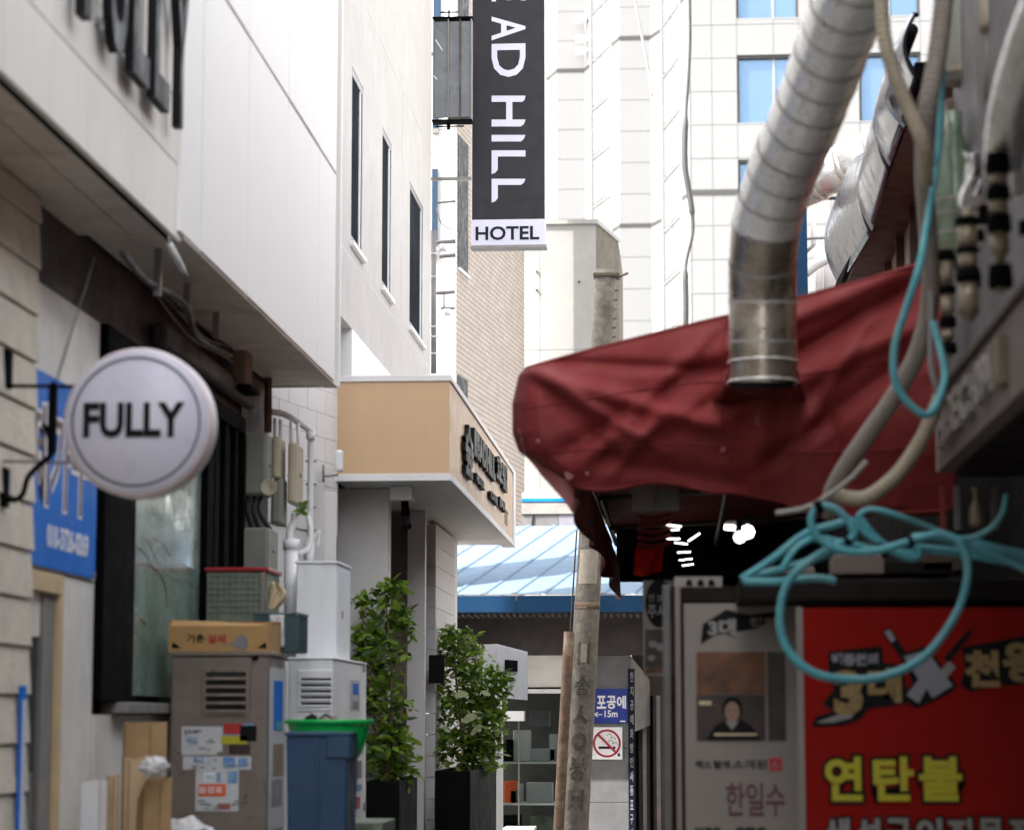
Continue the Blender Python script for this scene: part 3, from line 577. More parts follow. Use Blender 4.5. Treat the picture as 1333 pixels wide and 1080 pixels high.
side(VC, 'notice', 'paper', b.x, 456, 884, 468, 925); side(VC, 'notice', 'blue_vinyl', b.x, 459, 889, 466, 903, 1); side(VC, 'notice', 'silver_ink', b.x, 459, 912, 466, 922, 1)
side(VC, 'poster', 'white_ink', b.x, 446, 980, 472, 1070, 0); side(VC, 'poster', 'grey_cable', b.x, 449, 992, 470, 1016, 1); side(VC, 'poster', 'poster_blue', b.x, 449, 1024, 470, 1032, 2); side(VC, 'poster', 'red_ink', b.x, 452, 1040, 468, 1056, 1); side(VC, 'poster', 'picture_dark', b.x, 456, 1044, 463, 1054, 2)
for py in (870, 960, 1050):
    q = onx(473, py, b.x); MB().tube([(b.x + .004, q.y, q.z - .02), (b.x + .004, q.y, q.z + .02)], .006, 8).build('hinge', 'grey_frame', VC)
Yw = 12.62; a = at(386, 730, Yw); b = at(439, 730, Yw); yw2 = onx(451, 800, b.x).y + .15
TC = thing('tall_cabinet', 'tall plain white metal box cabinet rising behind the vented one', 'cabinet', (a.x, Yw, 0))
box('body', 'white_metal', TC, a.x, b.x, Yw, yw2, .05, a.z - .014, .006); box('top', 'white_metal', TC, a.x - .008, b.x + .008, Yw - .01, yw2, a.z - .013, a.z, .004)
q = onx(444, 800, b.x); box('latch', 'grey_frame', TC, b.x, b.x + .008, q.y, q.y + .03, q.z - .02, q.z + .02, .002)
box('door_edge', 'white_metal', TC, b.x + .0005, b.x + .004, Yw + .03, yw2 - .03, .1, a.z - .04, .002)
gm = thing('green_mat', 'green-grey plastic tray edge at the foot of the vented white cabinet', 'tray', at(470, 1074, 11.2))
a = at(440, 1080, 11.2); b = at(498, 1070, 11.2); box('tray', 'mesh_green', gm, a.x, b.x, 11.2, 11.7, a.z - .02, b.z, .006); box('leg', 'mesh_green', gm, a.x + .02, a.x + .04, 11.25, 11.27, 0, a.z - .021, 0); box('leg', 'mesh_green', gm, b.x - .04, b.x - .02, 11.25, 11.27, 0, a.z - .021, 0)
# cardboard sheets leaning
def sheet(label, pts, Y, lean, m='cardboard', th=.012, name='cardboard_sheet'):
    P = [at(px, py, Y) for px, py in pts]; zz = min(p.z for p in P)
    P = [Vector((p.x, p.y + lean * (p.z - zz), p.z)) for p in P]
    low = [i for i in range(len(P)) if pts[i][1] >= 1079]
    for i in low: P[i] = Vector((P[i].x, P[i].y - lean * (P[i].z), .03)) if True else P[i]
    o = MB().prism(P, (0, th, 0)).build(name, m)
    if m.startswith('cardboard'):
        MB().bar(P[0] - Vector((0, .004, 0)), P[-1] - Vector((0, .004, 0)), .007, .006).build('edge', 'cardboard_edge', o)
        q0, q1 = P[0].lerp(P[1], .62), P[-1].lerp(P[-2], .62); MB().bar(q0 - Vector((0, .001, .01)), q1 - Vector((0, .001, 0)), .004, .002).build('crease', 'cardboard_edge', o)
    return tag(o, label, 'cardboard')
sheet('tallest tan cardboard sheet leaning on the wall next to the steel cabinet', [(161, 940), (216, 939), (216, 1080), (163, 1080)], 9.95, .03)
sheet('narrow folded cardboard sheet with ragged top leaning in front of the tallest sheet', [(160, 984), (172, 988), (190, 982), (200, 990), (192, 1010), (178, 1040), (173, 1080), (160, 1080)], 9.85, .03, 'cardboard_pale')
sheet('slanting torn cardboard sheet nearest the steel cabinet', [(186, 1025), (223, 1010), (221, 1080), (182, 1080)], 9.78, .03)
sheet('pale edge-on cardboard panel left of the others', [(140, 1010), (152, 1007), (153, 1080), (140, 1080)], 9.6, .02, 'cardboard_pale', th=.05)
sheet('thin pale strip of board at the left of the leaning cardboard', [(131, 1016), (138, 1014), (137, 1080), (127, 1080)], 9.45, .02, 'wall_panel', .03)
sheet('grey-white panel with a thick rim leaning on the white wall', [(106, 1018), (128, 1014), (130, 1080), (104, 1080)], 9.3, .01, 'white_metal', .02)
def blob(label, px, py, Y, rx, ry, seed, m='plastic_bag', name='plastic_bag'):
    c0 = at(px, py, Y)
    def fn(u, v):
        th_, ph = 6.28318 * u, 3.14159 * v; dirv = Vector((math.cos(th_) * math.sin(ph), math.sin(th_) * math.sin(ph), math.cos(ph)))
        k = 1 + .34 * noise.noise(dirv * 2.2 + Vector((seed, 0, 0))) + .16 * noise.noise(dirv * 6 + Vector((0, seed, 0)))
        return c0 + Vector((dirv.x * rx * k, dirv.y * rx * k, dirv.z * ry * k))
    return tag(MB().grid(fn, 40, 24).build(name, m, None, True), label, 'bag')
blob('small crumpled white plastic bag tucked on top of the leaning cardboard', 200, 998, 9.7, .058, .04, 3)
blob('crumpled white plastic bag at the foot of the steel cabinet', 240, 1086, 10.4, .12, .07, 8)
# meter boxes, pipes on the wall beyond the window
def mbox(name, label, m, px0, py0, px1, py1, Y, dep, side_px=None, cat='meter box', door=True):
    a = at(px0, py1, Y); b = at(px1, py0, Y); t = thing(name, label, cat, (a.x, Y, a.z))
    yy2 = onx(side_px, (py0 + py1) / 2, b.x).y if side_px else Y + dep
    box('case', m, t, a.x, b.x, Y, yy2, a.z, b.z, .012)
    if door: box('cover', m, t, a.x + .012, b.x - .012, Y - .01, Y - .001, a.z + .012, b.z - .012, .006)
    MB().tube([(b.x + .0, (Y + yy2) / 2, (a.z + b.z) / 2), (b.x + .008, (Y + yy2) / 2, (a.z + b.z) / 2)], .012, 10).build('lock', 'grey_frame', t, True)
    return t
mbox('meter_box', 'large grey-green electrical box nearest the black window, under the soffit', 'meter_grey', 317, 563, 348, 645, 13.2, .3, 354)
mbox('meter_box', 'first beige meter box, directly right of the large grey-green one', 'meter_beige', 352, 568, 364, 622, 13.5, .3, 372)
mbox('meter_box', 'rightmost pale beige meter box below the white pipe bend', 'meter_beige', 374, 576, 386, 655, 13.6, .3, 395)
mbox('meter_box', 'lower grey-green electrical box between the beige ones and the white cabinet', 'meter_grey', 352, 622, 368, 682, 13.55, .3, 374)
mbox('meter_box', 'wide olive-grey box at the bottom, just above the red-rimmed bin', 'meter_grey', 314, 686, 350, 742, 13.1, .3, 362)
lt = thing('flood_lamp', 'round beige lamp head hanging from the meter boxes', 'lamp', at(350, 635, 13.1))
c0 = at(350, 634, 13.1); lathe('shade', 'meter_beige', lt, tuple(c0), [(0, .08), (.02, .075), (.03, .03), (.046, .0), (.042, 0), (0, .02)], 20, 'Y'); MB().tube([c0 + Vector((0, .07, 0)), c0 + Vector((0, .12, .06))], .008, 8).build('arm', 'grey_cable', lt, True)
for i, (a, b) in enumerate((((324, 646), (328, 688)), ((332, 646), (337, 688)), ((340, 646), (352, 690)))):
    t = tag(MB().tube(spline([at(*a, 13.25), at(a[0] - 2, a[1] + 20, 13.2), at(*b, 13.25)], 6), .013, 8).build('cable', 'cable', None, True), ['left', 'middle', 'right slanting'][i] + ' one of three black supply cables between the two grey-green boxes', 'cable', 'supply cables between the boxes')
rp_ = tag(MB().tube([at(349, 492, 13.6), at(349, 562, 13.6)], .022, 12).build('rusty_pipe', 'rust', None, True), 'short rust-brown vertical pipe rising from the large electrical box to the soffit', 'pipe')
PP = thing('gas_pipe', 'off-white gas pipe that bends over the beige meter boxes and runs down', 'pipe', at(400, 700, 14))
MB().tube(spline([at(352, 536, 13.7), at(372, 540, 13.8), at(398, 556, 13.9), at(405, 564, 13.95), at(405, 580, 13.95), at(404, 650, 13.95), at(404, 740, 13.95)], 8), .019, 12).build('main_run', 'pvc', PP, True)
MB().tube([at(404, 562, 13.93), at(404, 572, 13.93)], .026, 12).build('elbow', 'pvc', PP, True)
for k, px in enumerate((358, 365, 379, 388)): MB().tube([at(px, 545 + k * 2, 13.75), at(px, 575 + k, 13.7)], .010, 8).build('branch', 'pvc', PP, True)
for k in range(4): MB().tube([at(398, 600 + 30 * k, 13.95), at(412, 600 + 30 * k, 13.95)], .006, 8).build('clip', 'grey_frame', PP, True)
P2 = thing('drain_pipe', 'thick white drain pipe with a capped joint in front of the beige boxes', 'pipe', at(380, 850, 12.9))
MB().tube([at(379, 712, 12.9), at(379, 860, 12.9)], .038, 16).build('pipe', 'pvc', P2, True)
MB().tube([at(379, 702, 12.9), at(379, 714, 12.9)], .046, 16).build('cap', 'pvc', P2, True)
MB().tube(spline([at(377, 703, 12.9), at(378, 690, 12.9), at(384, 678, 12.9), at(384, 668, 12.9)], 6), .022, 12).build('neck', 'pvc', P2, True)
MB().tube(spline([at(388, 720, 13.0), at(402, 712, 13.0), at(405, 690, 13.0), at(400, 668, 13.0)], 6), .014, 10).build('branch', 'pvc', P2, True)
P3 = thing('tap_bottle', 'bulbous white plastic bottle hung beside the drain pipe', 'bottle', at(402, 728, 13))
c0 = at(402, 728, 13.1); lathe('bottle', 'pvc', P3, tuple(c0), [(0, -.01), (.026, 0), (.03, .03), (.028, .09), (.016, .11), (.014, .13), (0, .132)], 16); MB().tube(spline([at(408, 700, 13.1), at(416, 690, 13.1), at(414, 712, 13.1)], 5), .006, 8).build('hook', 'pvc', P3, True)
SP = thing('sprig', 'small green leafy sprig growing behind the white pipe', 'plant', at(391, 672, 12.85))
for k in range(9):
    c0 = at(391 + random.uniform(-6, 6), 664 + random.uniform(-9, 9), 12.85); t = random.uniform(0, 6.28); d1 = Vector((math.cos(t), .3, math.sin(t))) * .032; d2 = Vector((-math.sin(t), .2, math.cos(t))) * .013
    MB().poly([c0 - d1, c0 - d2, c0 + d1, c0 + d2]).build('leaf', 'leaf', SP, solid=.001)
# ============================================================ HOTEL BUILDING
XF = -2.17; Y0 = 15.22
HB = thing('hotel_building', 'pale stucco hotel building with three tall slit windows above a tan entrance canopy', 'building', (-4, 18, 0))
Y3 = onx(561, 300, XF).y; ztopb = 12
zband = 3.99; zc0 = at(585, 625, Y0).z; zc1 = at(585, 488, Y0).z
# windows: (px left, px right, top y at left, bottom y at left)
wins = [(457, 473, 93, 315), (497, 510, 163, 378), (533, 551, 228, 420)]
wy = []
for (a, b, t, bt) in wins:
    y1_, y2_ = onx(a, (t + bt) / 2, XF).y, onx(b, (t + bt) / 2, XF).y; wy.append((y1_, y2_, onx(a, bt, XF).z, onx(a, t, XF).z))
zwb = sum(q[2] for q in wy) / 3; zwt = sum(q[3] for q in wy) / 3
cuts = [14.07] + [v for q in wy for v in q[:2]] + [Y3]
for i in range(0, len(cuts), 2):
    y1_, y2_ = cuts[i], cuts[i + 1]
    box('wall_section', 'stucco', HB, XF - .3, XF, y1_, y2_, zwb, zwt, 0)
zz = [zwt, 8.2, 10.2, ztopb]
for i in range(3): box('wall_section', 'stucco', HB, XF - .3, XF - .0, 14.07, Y3, zz[i] + .0, zz[i + 1] - .0, 0)
box('wall_section', 'stucco', HB, XF - .3, XF, 14.07, Y3, zband, zwb, 0)
box('lower_wall', 'white_paint_and_sun', HB, XF - .3, XF + .002, 15.9, Y3, zc1 - .3, zband - .001, 0)  # sunlight on the lower facade, put into the colour as a white band
MB().box(-8, XF - .31, 14.07, Y3, 0, ztopb).build('core_wall', 'dark_wall', HB)
mb = MB()
for z in (zwb - .12, zwt + .62, 8.2, 9.4): mb.box(XF + .0005, XF + .002, 14.1, Y3, z, z + .006)
for y in (16.9, 18.8, 20.4): mb.box(XF + .0005, XF + .002, y, y + .006, zband, ztopb)
j = mb.build('panel_joint', 'trim', HB)
for k, (y1_, y2_, _, _) in enumerate(wy):
    f = MB(); f.box(XF - .022, XF - .003, y1_, y1_ + .05, zwb, zwt); f.box(XF - .022, XF - .003, y2_ - .05, y2_, zwb, zwt); f.box(XF - .022, XF - .003, y1_ + .051, y2_ - .051, zwb, zwb + .05); f.box(XF - .022, XF - .003, y1_ + .051, y2_ - .051, zwt - .05, zwt)
    fr = f.build('window', 'grey_frame', HB)
    g1 = MB().box(XF - .018, XF - .014, y1_ + .05, y2_ - .05, zwb + .05, zwt - .05).build('pane', 'glass_grey', fr)
    ym = y2_ - .15; MB().box(XF - .0135, XF - .004, ym, ym + .035, zwb + .051, zwt - .051).build('mullion', 'trim', fr)
    box('sill', 'trim', fr, XF - .1, XF + .03, y1_ - .02, y2_ + .02, zwb - .035, zwb - .002, .004)
    MB().box(XF - .03, XF - .0005, y2_ - .012, y2_ - .001, zwb, zwt).build('reveal', 'trim', fr)
# near end of hotel wall: slanted white tiled return
A_ = Vector((-2.42, 14.08, 0)); B_ = Vector((XF, 15.25, 0)); dv = (B_ - A_); L_ = dv.length; dv.normalize(); nv = Vector((dv.y, -dv.x, 0))
z = 2.55; row = 0
while z < zc1 + .25:
    off = 0 if row % 2 else -.16; s = off
    while s < L_:
        s1 = max(0, s); s2 = min(L_, s + .315)
        if s2 - s1 > .02: MB().obox(A_ + dv * s1 + Vector((0, 0, z)), dv, (0, 0, 1), nv, s2 - s1 - .003, .147, .010 + random.uniform(0, .0015)).build('wall_tile', 'white_paint_and_sun', HB)
        s += .32
    z += .15; row += 1
MB().obox(A_ + Vector((0, 0, 0)) - nv * .03, dv, (0, 0, 1), nv, L_, 4.2, .029).build('return_wall', 'white_paint_and_sun', HB)
box('recess_panel', 'pillar', HB, at(407, 700, 14.4).x, at(420, 700, 14.4).x, 14.4, 14.45, 0, at(407, 630, 14.4).z, .003)
box('recess_panel', 'pillar', HB, at(421, 700, 14.6).x, at(437, 700, 14.6).x, 14.6, 14.65, 0, at(421, 640, 14.6).z, .003)
# canopy
xc0, xc1 = at(436, 560, Y0).x, at(585, 560, Y0).x; yE = onx(667, 640, xc1).y
th = .02
zi0, zi1 = zc0 + .045, zc1 - .04
MB().box(xc0 + .03, xc1 - .03, Y0 + .03, yE - .03, zc0 + .05, zc1 - .05).build('canopy_core', 'dark_wall', HB)
box('canopy_front', 'tan_sheet', HB, xc0, xc1 - .001, Y0, Y0 + th, zi0, zi1, .002)
n_ = 3
for i in range(n_):
    a = Y0 + .004 + (yE - Y0) * i / n_; b = Y0 + (yE - Y0) * (i + 1) / n_
    box('canopy_side', 'tan_sheet', HB, xc1 - th, xc1, a + .0015, b - .0015, zi0, zi1, .002)
for nm, a, b in (('canopy_top_trim', zi1 + .001, zc1), ('canopy_bottom_trim', zc0 - .002, zi0 - .001)):
    box(nm, 'trim', HB, xc0, xc1 + .012, Y0 - .012, Y0 + .05, a, b, .003); box(nm, 'trim', HB, xc1 - .05, xc1 + .012, Y0 + .051, yE, a, b, .003)
box('canopy_end', 'white_metal', HB, xc1 - .1, xc1 + .014, yE + .002, yE + .22, zc0 - .002, zc1, .003)
for i in range(4):
    a = Y0 + .06 + (yE - Y0 - .06) * i / 4; b = Y0 + .06 + (yE - Y0 - .06) * (i + 1) / 4
    box('canopy_soffit', 'trim', HB, xc0, xc1 - .055, a + .002, b - .002, zc0 + .005, zc0 + .02, .002)
box('canopy_roof', 'trim', HB, xc0, xc1 - .03, Y0 + .06, yE, zc1 - .04, zc1 - .03, 0)
# canopy lettering
CL = thing('canopy_lettering', 'black raised hotel name and small caption on the tan side of the entrance canopy', 'sign', (xc1, 17, 3.2))
def onside(nm, s, px0, px1, pyt, pyb, m='black_letter', dep=.03, bold=.04):
    a = onx(px0, pyb, xc1); b = onx(px1, 600, xc1); t = onx(px0, pyt, xc1)
    return text(nm, s, m, CL, (xc1 + .001, a.y, a.z), (0, 1, 0), (0, 0, 1), b.y - a.y, t.z - a.z, dep, bold)
onside('emblem', '숲', 600, 611, 546, 614)
onside('letters', 'BEADHILL', 612, 640, 556, 592, bold=.08); onside('letters', '호텔', 642, 656, 589, 624, bold=.06)
onside('caption', 'HOTEL', 615, 626, 615, 626, bold=.06); onside('caption', 'CAFE', 634, 643, 637, 648, bold=.06); onside('caption', 'BAR', 646, 654, 646, 658, bold=.06)
onside('caption', 'IT', 657, 661, 662, 682, 'sign_navy', .004, 0)
# pillars / entrance
def col(name, m, px0, px1, Y, pyt, dep=.3, bev=.004):
    a = at(px0, 1000, Y).x; b = at(px1, 1000, Y).x; return box(name, m, HB, a, b, Y, Y + dep, 0, at(px0, pyt, Y).z if pyt else zc0 - .003, bev)
zcol = zc0 + .004
box('entrance_wall', 'brown_wall', HB, -2.6, at(553, 800, 17.6).x, 17.6, 17.7, 0, zcol, 0); box('entrance_ledge', 'pillar', HB, at(530, 800, 17.5).x, at(553, 800, 17.5).x, 17.5, 17.59, 0, zcol, .003)
box('inner_wall', 'brown_wall', HB, -2.65, -2.30, 16.0, 17.59, 0, zcol, 0)
YPL = 15.75; xa, xb = at(438, 800, YPL).x, at(505, 800, YPL).x
zp = [0, .9, 1.8, zcol]
for i in range(3): box('pillar_panel', 'pillar', HB, xa, xb, YPL, YPL + .15, zp[i] + .002, zp[i + 1] - .002, .004)
xa, xb = at(505, 800, 19.0).x, at(553, 800, 19.0).x

xa, xb = at(551, 800, 18.4).x, at(567, 800, 18.4).x; yq = onx(592, 800, xb).y
zt_ = zcol
for k in range(18):
    z0_ = k * .16
    if z0_ > zt_: break
    box('pillar_tile', 'pillar', HB, xa, xb, 18.4, yq, z0_ + .0015, min(z0_ + .1585, zt_), .0015)
box('white_pilaster', 'white_paint_and_sun', HB, xb - .25, at(591, 800, 20.4).x, 20.4, 20.7, 0, zc0 + .003, .004)
# camera under canopy
SCM = thing('security_camera', 'white-boxed security camera hanging under the front of the tan canopy', 'camera', at(522, 640, 15.6))
Yc2 = 15.6; a = at(507, 651, Yc2); b = at(537, 632, Yc2); box('junction_box', 'white_metal', SCM, a.x, b.x, Yc2, Yc2 + .14, a.z, zc0 + .003, .005)
MB().tube([at(527, 651, Yc2 + .05), at(527, 660, Yc2 + .05)], .024, 10).build('mount', 'black_frame', SCM, True)
MB().tube([at(527, 656, Yc2 + .08), at(528, 666, Yc2 + .02), at(529, 681, Yc2 - .1)], .026, 12).build('camera_body', 'black_frame', SCM, True)
MB().tube([at(529, 677, Yc2 - .07), at(530, 684, Yc2 - .13)], .03, 12).build('lens_hood', 'letter_side', SCM, True)
AN = thing('wall_antenna', 'small white antenna box on a thin metal arm at the left end of the canopy', 'antenna', at(436, 605, 14.9))
MB().tube([at(421, 620, 14.9), at(440, 618, 14.9)], .007, 8).build('arm', 'grey_frame', AN, True); MB().tube([at(421, 605, 14.9), at(421, 627, 14.9)], .008, 8).build('plate', 'grey_frame', AN, True)
a = at(436, 614, 14.9); b = at(447, 586, 14.9); box('casing', 'white_metal', AN, a.x, b.x, 14.86, 14.92, a.z, b.z, .016)
BL = thing('black_wall_box', 'flat black square sign box projecting from the entrance pillar beside the plants', 'sign box', at(568, 870, 18))
a = at(558, 889, 18.2); b = at(578, 852, 18.2); box('panel', 'letter_side', BL, a.x, b.x, 18.2, 18.26, a.z, b.z, .004); box('arm', 'grey_frame', BL, a.x + .01, a.x + .04, 18.265, 18.4, a.z + .08, a.z + .11, .002)
# ---------------------------------------------------------------- hotel blade banner
YH = 22.0
HS = thing('hotel_blade_sign', 'tall charcoal vertical blade sign reading EAD HILL down its length over a white HOTEL plate', 'sign', at(661, 320, YH))
a = at(614.5, 320, YH); b = at(708.5, 0, YH); ztopS = 9.6
box('panel', 'banner_black', HS, a.x, b.x, YH, YH + .12, at(614, 286, YH).z, ztopS, .004)
box('edge_trim', 'trim', HS, a.x - .008, a.x - .001, YH - .004, YH + .125, at(614, 286, YH).z, ztopS, .001); box('edge_trim', 'trim', HS, b.x + .001, b.x + .008, YH - .004, YH + .125, at(614, 286, YH).z, ztopS, .001)
zp0, zp1 = at(614, 320, YH).z, at(614, 286.5, YH).z
box('hotel_plate', 'hotel_white', HS, a.x - .006, b.x + .006, YH - .01, YH + .12, zp0, zp1, .003)
box('bottom_rail', 'grey_frame', HS, a.x - .012, b.x + .02, YH - .03, YH + .13, zp0 - .03, zp0 - .001, .003)
textpx('lettering', 'HOTEL', 'sign_navy', HS, 619, 295, 702, 313, YH - .0105, .003, .022)
def vtext(s, y0, y1, bold=.03):      # one glyph turned clockwise: its foot towards the left edge
    p = at(640, y0, YH); q = at(684, y1, YH)
    text('lettering', s, 'hotel_white', HS, (p.x, YH - .001, p.z), (0, 0, -1), (1, 0, 0), p.z - q.z, q.x - p.x, -.006, bold)
vtext('E', -26, 1.5, .0); vtext('A', 22, 52, .014); vtext('D', 57.5, 100, .014)
def vpoly(pts): MB().prism([at(x, y, YH - .001) for x, y in pts], (0, -.006, 0)).build('lettering', 'hotel_white', HS)
vpoly([(640, 125), (684, 125), (683, 130), (680, 133), (640, 133)]); vpoly([(659, 133.05), (667, 133.05), (667, 155.95), (659, 155.95)]); vpoly([(640, 156), (684, 156), (682, 162), (678, 165), (640, 165)])
vpoly([(640, 176), (684, 176), (682, 181), (678, 184.5), (640, 184.5)])
vpoly([(640, 196), (684, 196), (684, 204), (648, 204), (648, 221), (645, 225), (640, 227)])
vpoly([(640, 233), (684, 233), (682, 238), (678, 241), (648, 241), (648, 258), (645, 262), (640, 264)])
for zz_ in (6.4, 7.6, 8.8):
    MB().bar((a.x - .5, YH + .07, zz_), (a.x - .009, YH + .07, zz_), .03).build('bracket', 'grey_frame', HS)
# ---------------------------------------------------------------- glass sign box left of it
GX = thing('glass_lightbox', 'old rusty glass-sided projecting lightbox left of the charcoal blade sign', 'sign box', at(588, 155, 21.4))
Yg = 21.3; zA, zB = at(588, 153, Yg).z, at(588, 28, Yg).z
xg = [at(p, 90, Yg).x for p in (564, 583.5, 599, 613.5)]
for i in range(3): box('panel', 'gallery_grey', GX, xg[i] + .006, xg[i + 1] - .006, Yg + .0, Yg + .10 if i else Yg + .02, zA, zB, .004)
for i, q in enumerate(xg):
    box('post', 'rust' if i == 2 else 'grey_frame', GX, q - .005, q + .005, Yg - .012, Yg + .11, zA - .02, zB + .02, .001)
box('rail', 'black_frame', GX, xg[0] - .01, xg[3] + .01, Yg - .02, Yg + .12, zB + .021, zB + .04, .002); box('rail', 'black_frame', GX, xg[0] - .01, xg[3] + .01, Yg - .02, Yg + .12, zA - .04, zA - .021, .002)
MB().bar((xg[1], Yg + .05, zB + .04), (xg[1], Yg + .05, zB + .12), .015).build('stub', 'black_frame', GX); MB().bar((xg[1] - .08, Yg + .05, zB + .1), (xg[1] + .08, Yg + .05, zB + .1), .012).build('stub', 'black_frame', GX)
MB().bar((xg[1], Yg + .05, zA - .1), (xg[1], Yg + .05, zA - .04), .03).build('stub', 'black_frame', GX); MB().bar((xg[1] - .12, Yg + .05, zA - .07), (xg[1] + .14, Yg + .05, zA - .07), .012).build('stub', 'black_frame', GX)
for (p, q) in (((567, 52), (576, 66)), ((564, 98), (569, 104))): MB().bar(at(*p, Yg - .004), at(*q, Yg - .004), .008).build('reflex_strip', 'white_ink', GX)
# narrow white building behind, drain pipes and brackets
NW = thing('narrow_white_building', 'thin slice of white building between the hotel wall and the brick wall', 'building', (-3, 24.6, 0))
xn0, xn1 = at(556, 400, 24.6).x, at(594, 400, 24.6).x
for k in range(8): box('wall_panel', 'white_paint_and_sun', NW, xn0 - 1, xn1 - .02, 24.6, 24.8, k * 1.5 + .003, k * 1.5 + 1.497, .003)
for (py0, py1, p0, p1) in ((220, 330, 562, 570), (120, 168, 563, 571), (-20, 24, 564, 574)):
    a = at(p0, py1, 24.59); b = at(p1, py0, 24.59); wnd = MB().box(a.x, b.x, 24.58, 24.599, a.z, b.z).build('window', 'tower_glass', NW)
    MB().box(a.x, b.x, 24.56, 24.599, a.z - .05, a.z - .002).build('sill', 'grey_frame', wnd)
DP = thing('downpipe', 'light grey downpipe with clips running down beside the brick wall', 'pipe', at(565, 480, 22))
MB().tube([at(564.5, 486, 21.8), at(564.5, 300, 21.8)], .026, 12).build('pipe', 'grey_cable', DP, True)
for py in (330, 360, 425, 438, 460): MB().tube([at(560, py, 21.78), at(571, py, 21.78)], .009, 6).build('clip', 'trim', DP, True)
D2 = thing('conduit_cluster', 'grey metal arms and insulators bracketed between the downpipe and brick wall', 'bracket', at(580, 330, 22.5))
for (a, b, r_) in (((570, 264), (593, 262), .012), ((564, 316), (593, 314), .02), ((572, 334), (593, 332), .02), ((562, 382), (592, 380), .018), ((574, 401), (592, 401), .014), ((578, 378), (578, 401), .008)):
    MB().tube([at(*a, 22.2), at(*b, 22.2)], r_, 8).build('arm', 'grey_cable', D2, True)
for (p, q) in ((568, 322), (577, 318), (582, 402)): MB().tube([at(p, q, 22.1), at(p, q + 9, 22.1)], .03, 10).build('insulator', 'trim', D2, True)
MB().tube(spline([at(568, 270, 22.2), at(574, 290, 22.2), at(590, 300, 22.2)], 6), .006, 6).build('arm', 'grey_cable', D2, True)
# brick building (rotated slightly)
BK = thing('brick_building', 'beige brick wall with two dark slit windows behind the hotel canopy', 'building', (-2, 26, 0))
p0 = Vector((at(590.5, 400, 28.7).x, 28.7, 0)); ang = .116; dB = Vector((ang, 1, 0)).normalized()
nB = Vector((dB.y, -dB.x, 0))
# far edge where px=682
s = 0
def pxof(p): d_ = Vector(p) - Vector((0, 0, H)); return CX + F * d_.dot(_R) / d_.dot(_F)
while pxof(p0 + dB * s + Vector((0, 0, 5))) < 682.5: s += .02
LBk = s
def bwall(s0, s1, za, zb_):
    me = MB().obox(p0 + dB * s0 + Vector((0, 0, za)) - nB * .3, dB, (0, 0, 1), nB, s1 - s0, zb_ - za, .3)
    o = me.build('wall_section', BRICK, BK); uv = o.data.uv_layers.new(name='UVMap')
    for l in o.data.loops:
        v = o.data.vertices[l.vertex_index].co - (p0 - Vector((0, 0, 0))) + 0 * p0
        ww = Vector(o.data.vertices[l.vertex_index].co) - p0; uv.data[l.index].uv = (ww.dot(dB), ww.z)
    return o
BRICK = brickmat()
s = 0
while pxof(p0 + dB * s + Vector((0, 0, 5))) < 595: s += .01
sw0 = s
while pxof(p0 + dB * s + Vector((0, 0, 5))) < 608: s += .01
sw1 = s
def zat(px, py, sv): q = p0 + dB * sv; return at(px, py, q.y).z
w1b, w1t = zat(595, 348, sw0), zat(595, 175, sw0); w2b, w2t = w1t + .9, w1t + 2.4; w0t = zat(592, 487, sw0); w0b = w0t - 1.0
bwall(0, sw0, 0, 12); bwall(sw1, LBk, 0, 12)
for a, b in ((0, w0b), (w0t, w1b), (w1t, w2b), (w2t, 12)): bwall(sw0, sw1, a, b)
for a, b in ((w0b, w0t), (w1b, w1t), (w2b, w2t)):
    wq = MB().obox(p0 + dB * sw0 + Vector((0, 0, a)) - nB * .012, dB, (0, 0, 1), nB, sw1 - sw0, b - a, .02).build('window', 'letter_side', BK)
    MB().obox(p0 + dB * (sw0 - .01) + Vector((0, 0, a - .03)) - nB * .02, dB, (0, 0, 1), nB, sw1 - sw0 + .02, .03, .05).build('sill', 'trim', wq)
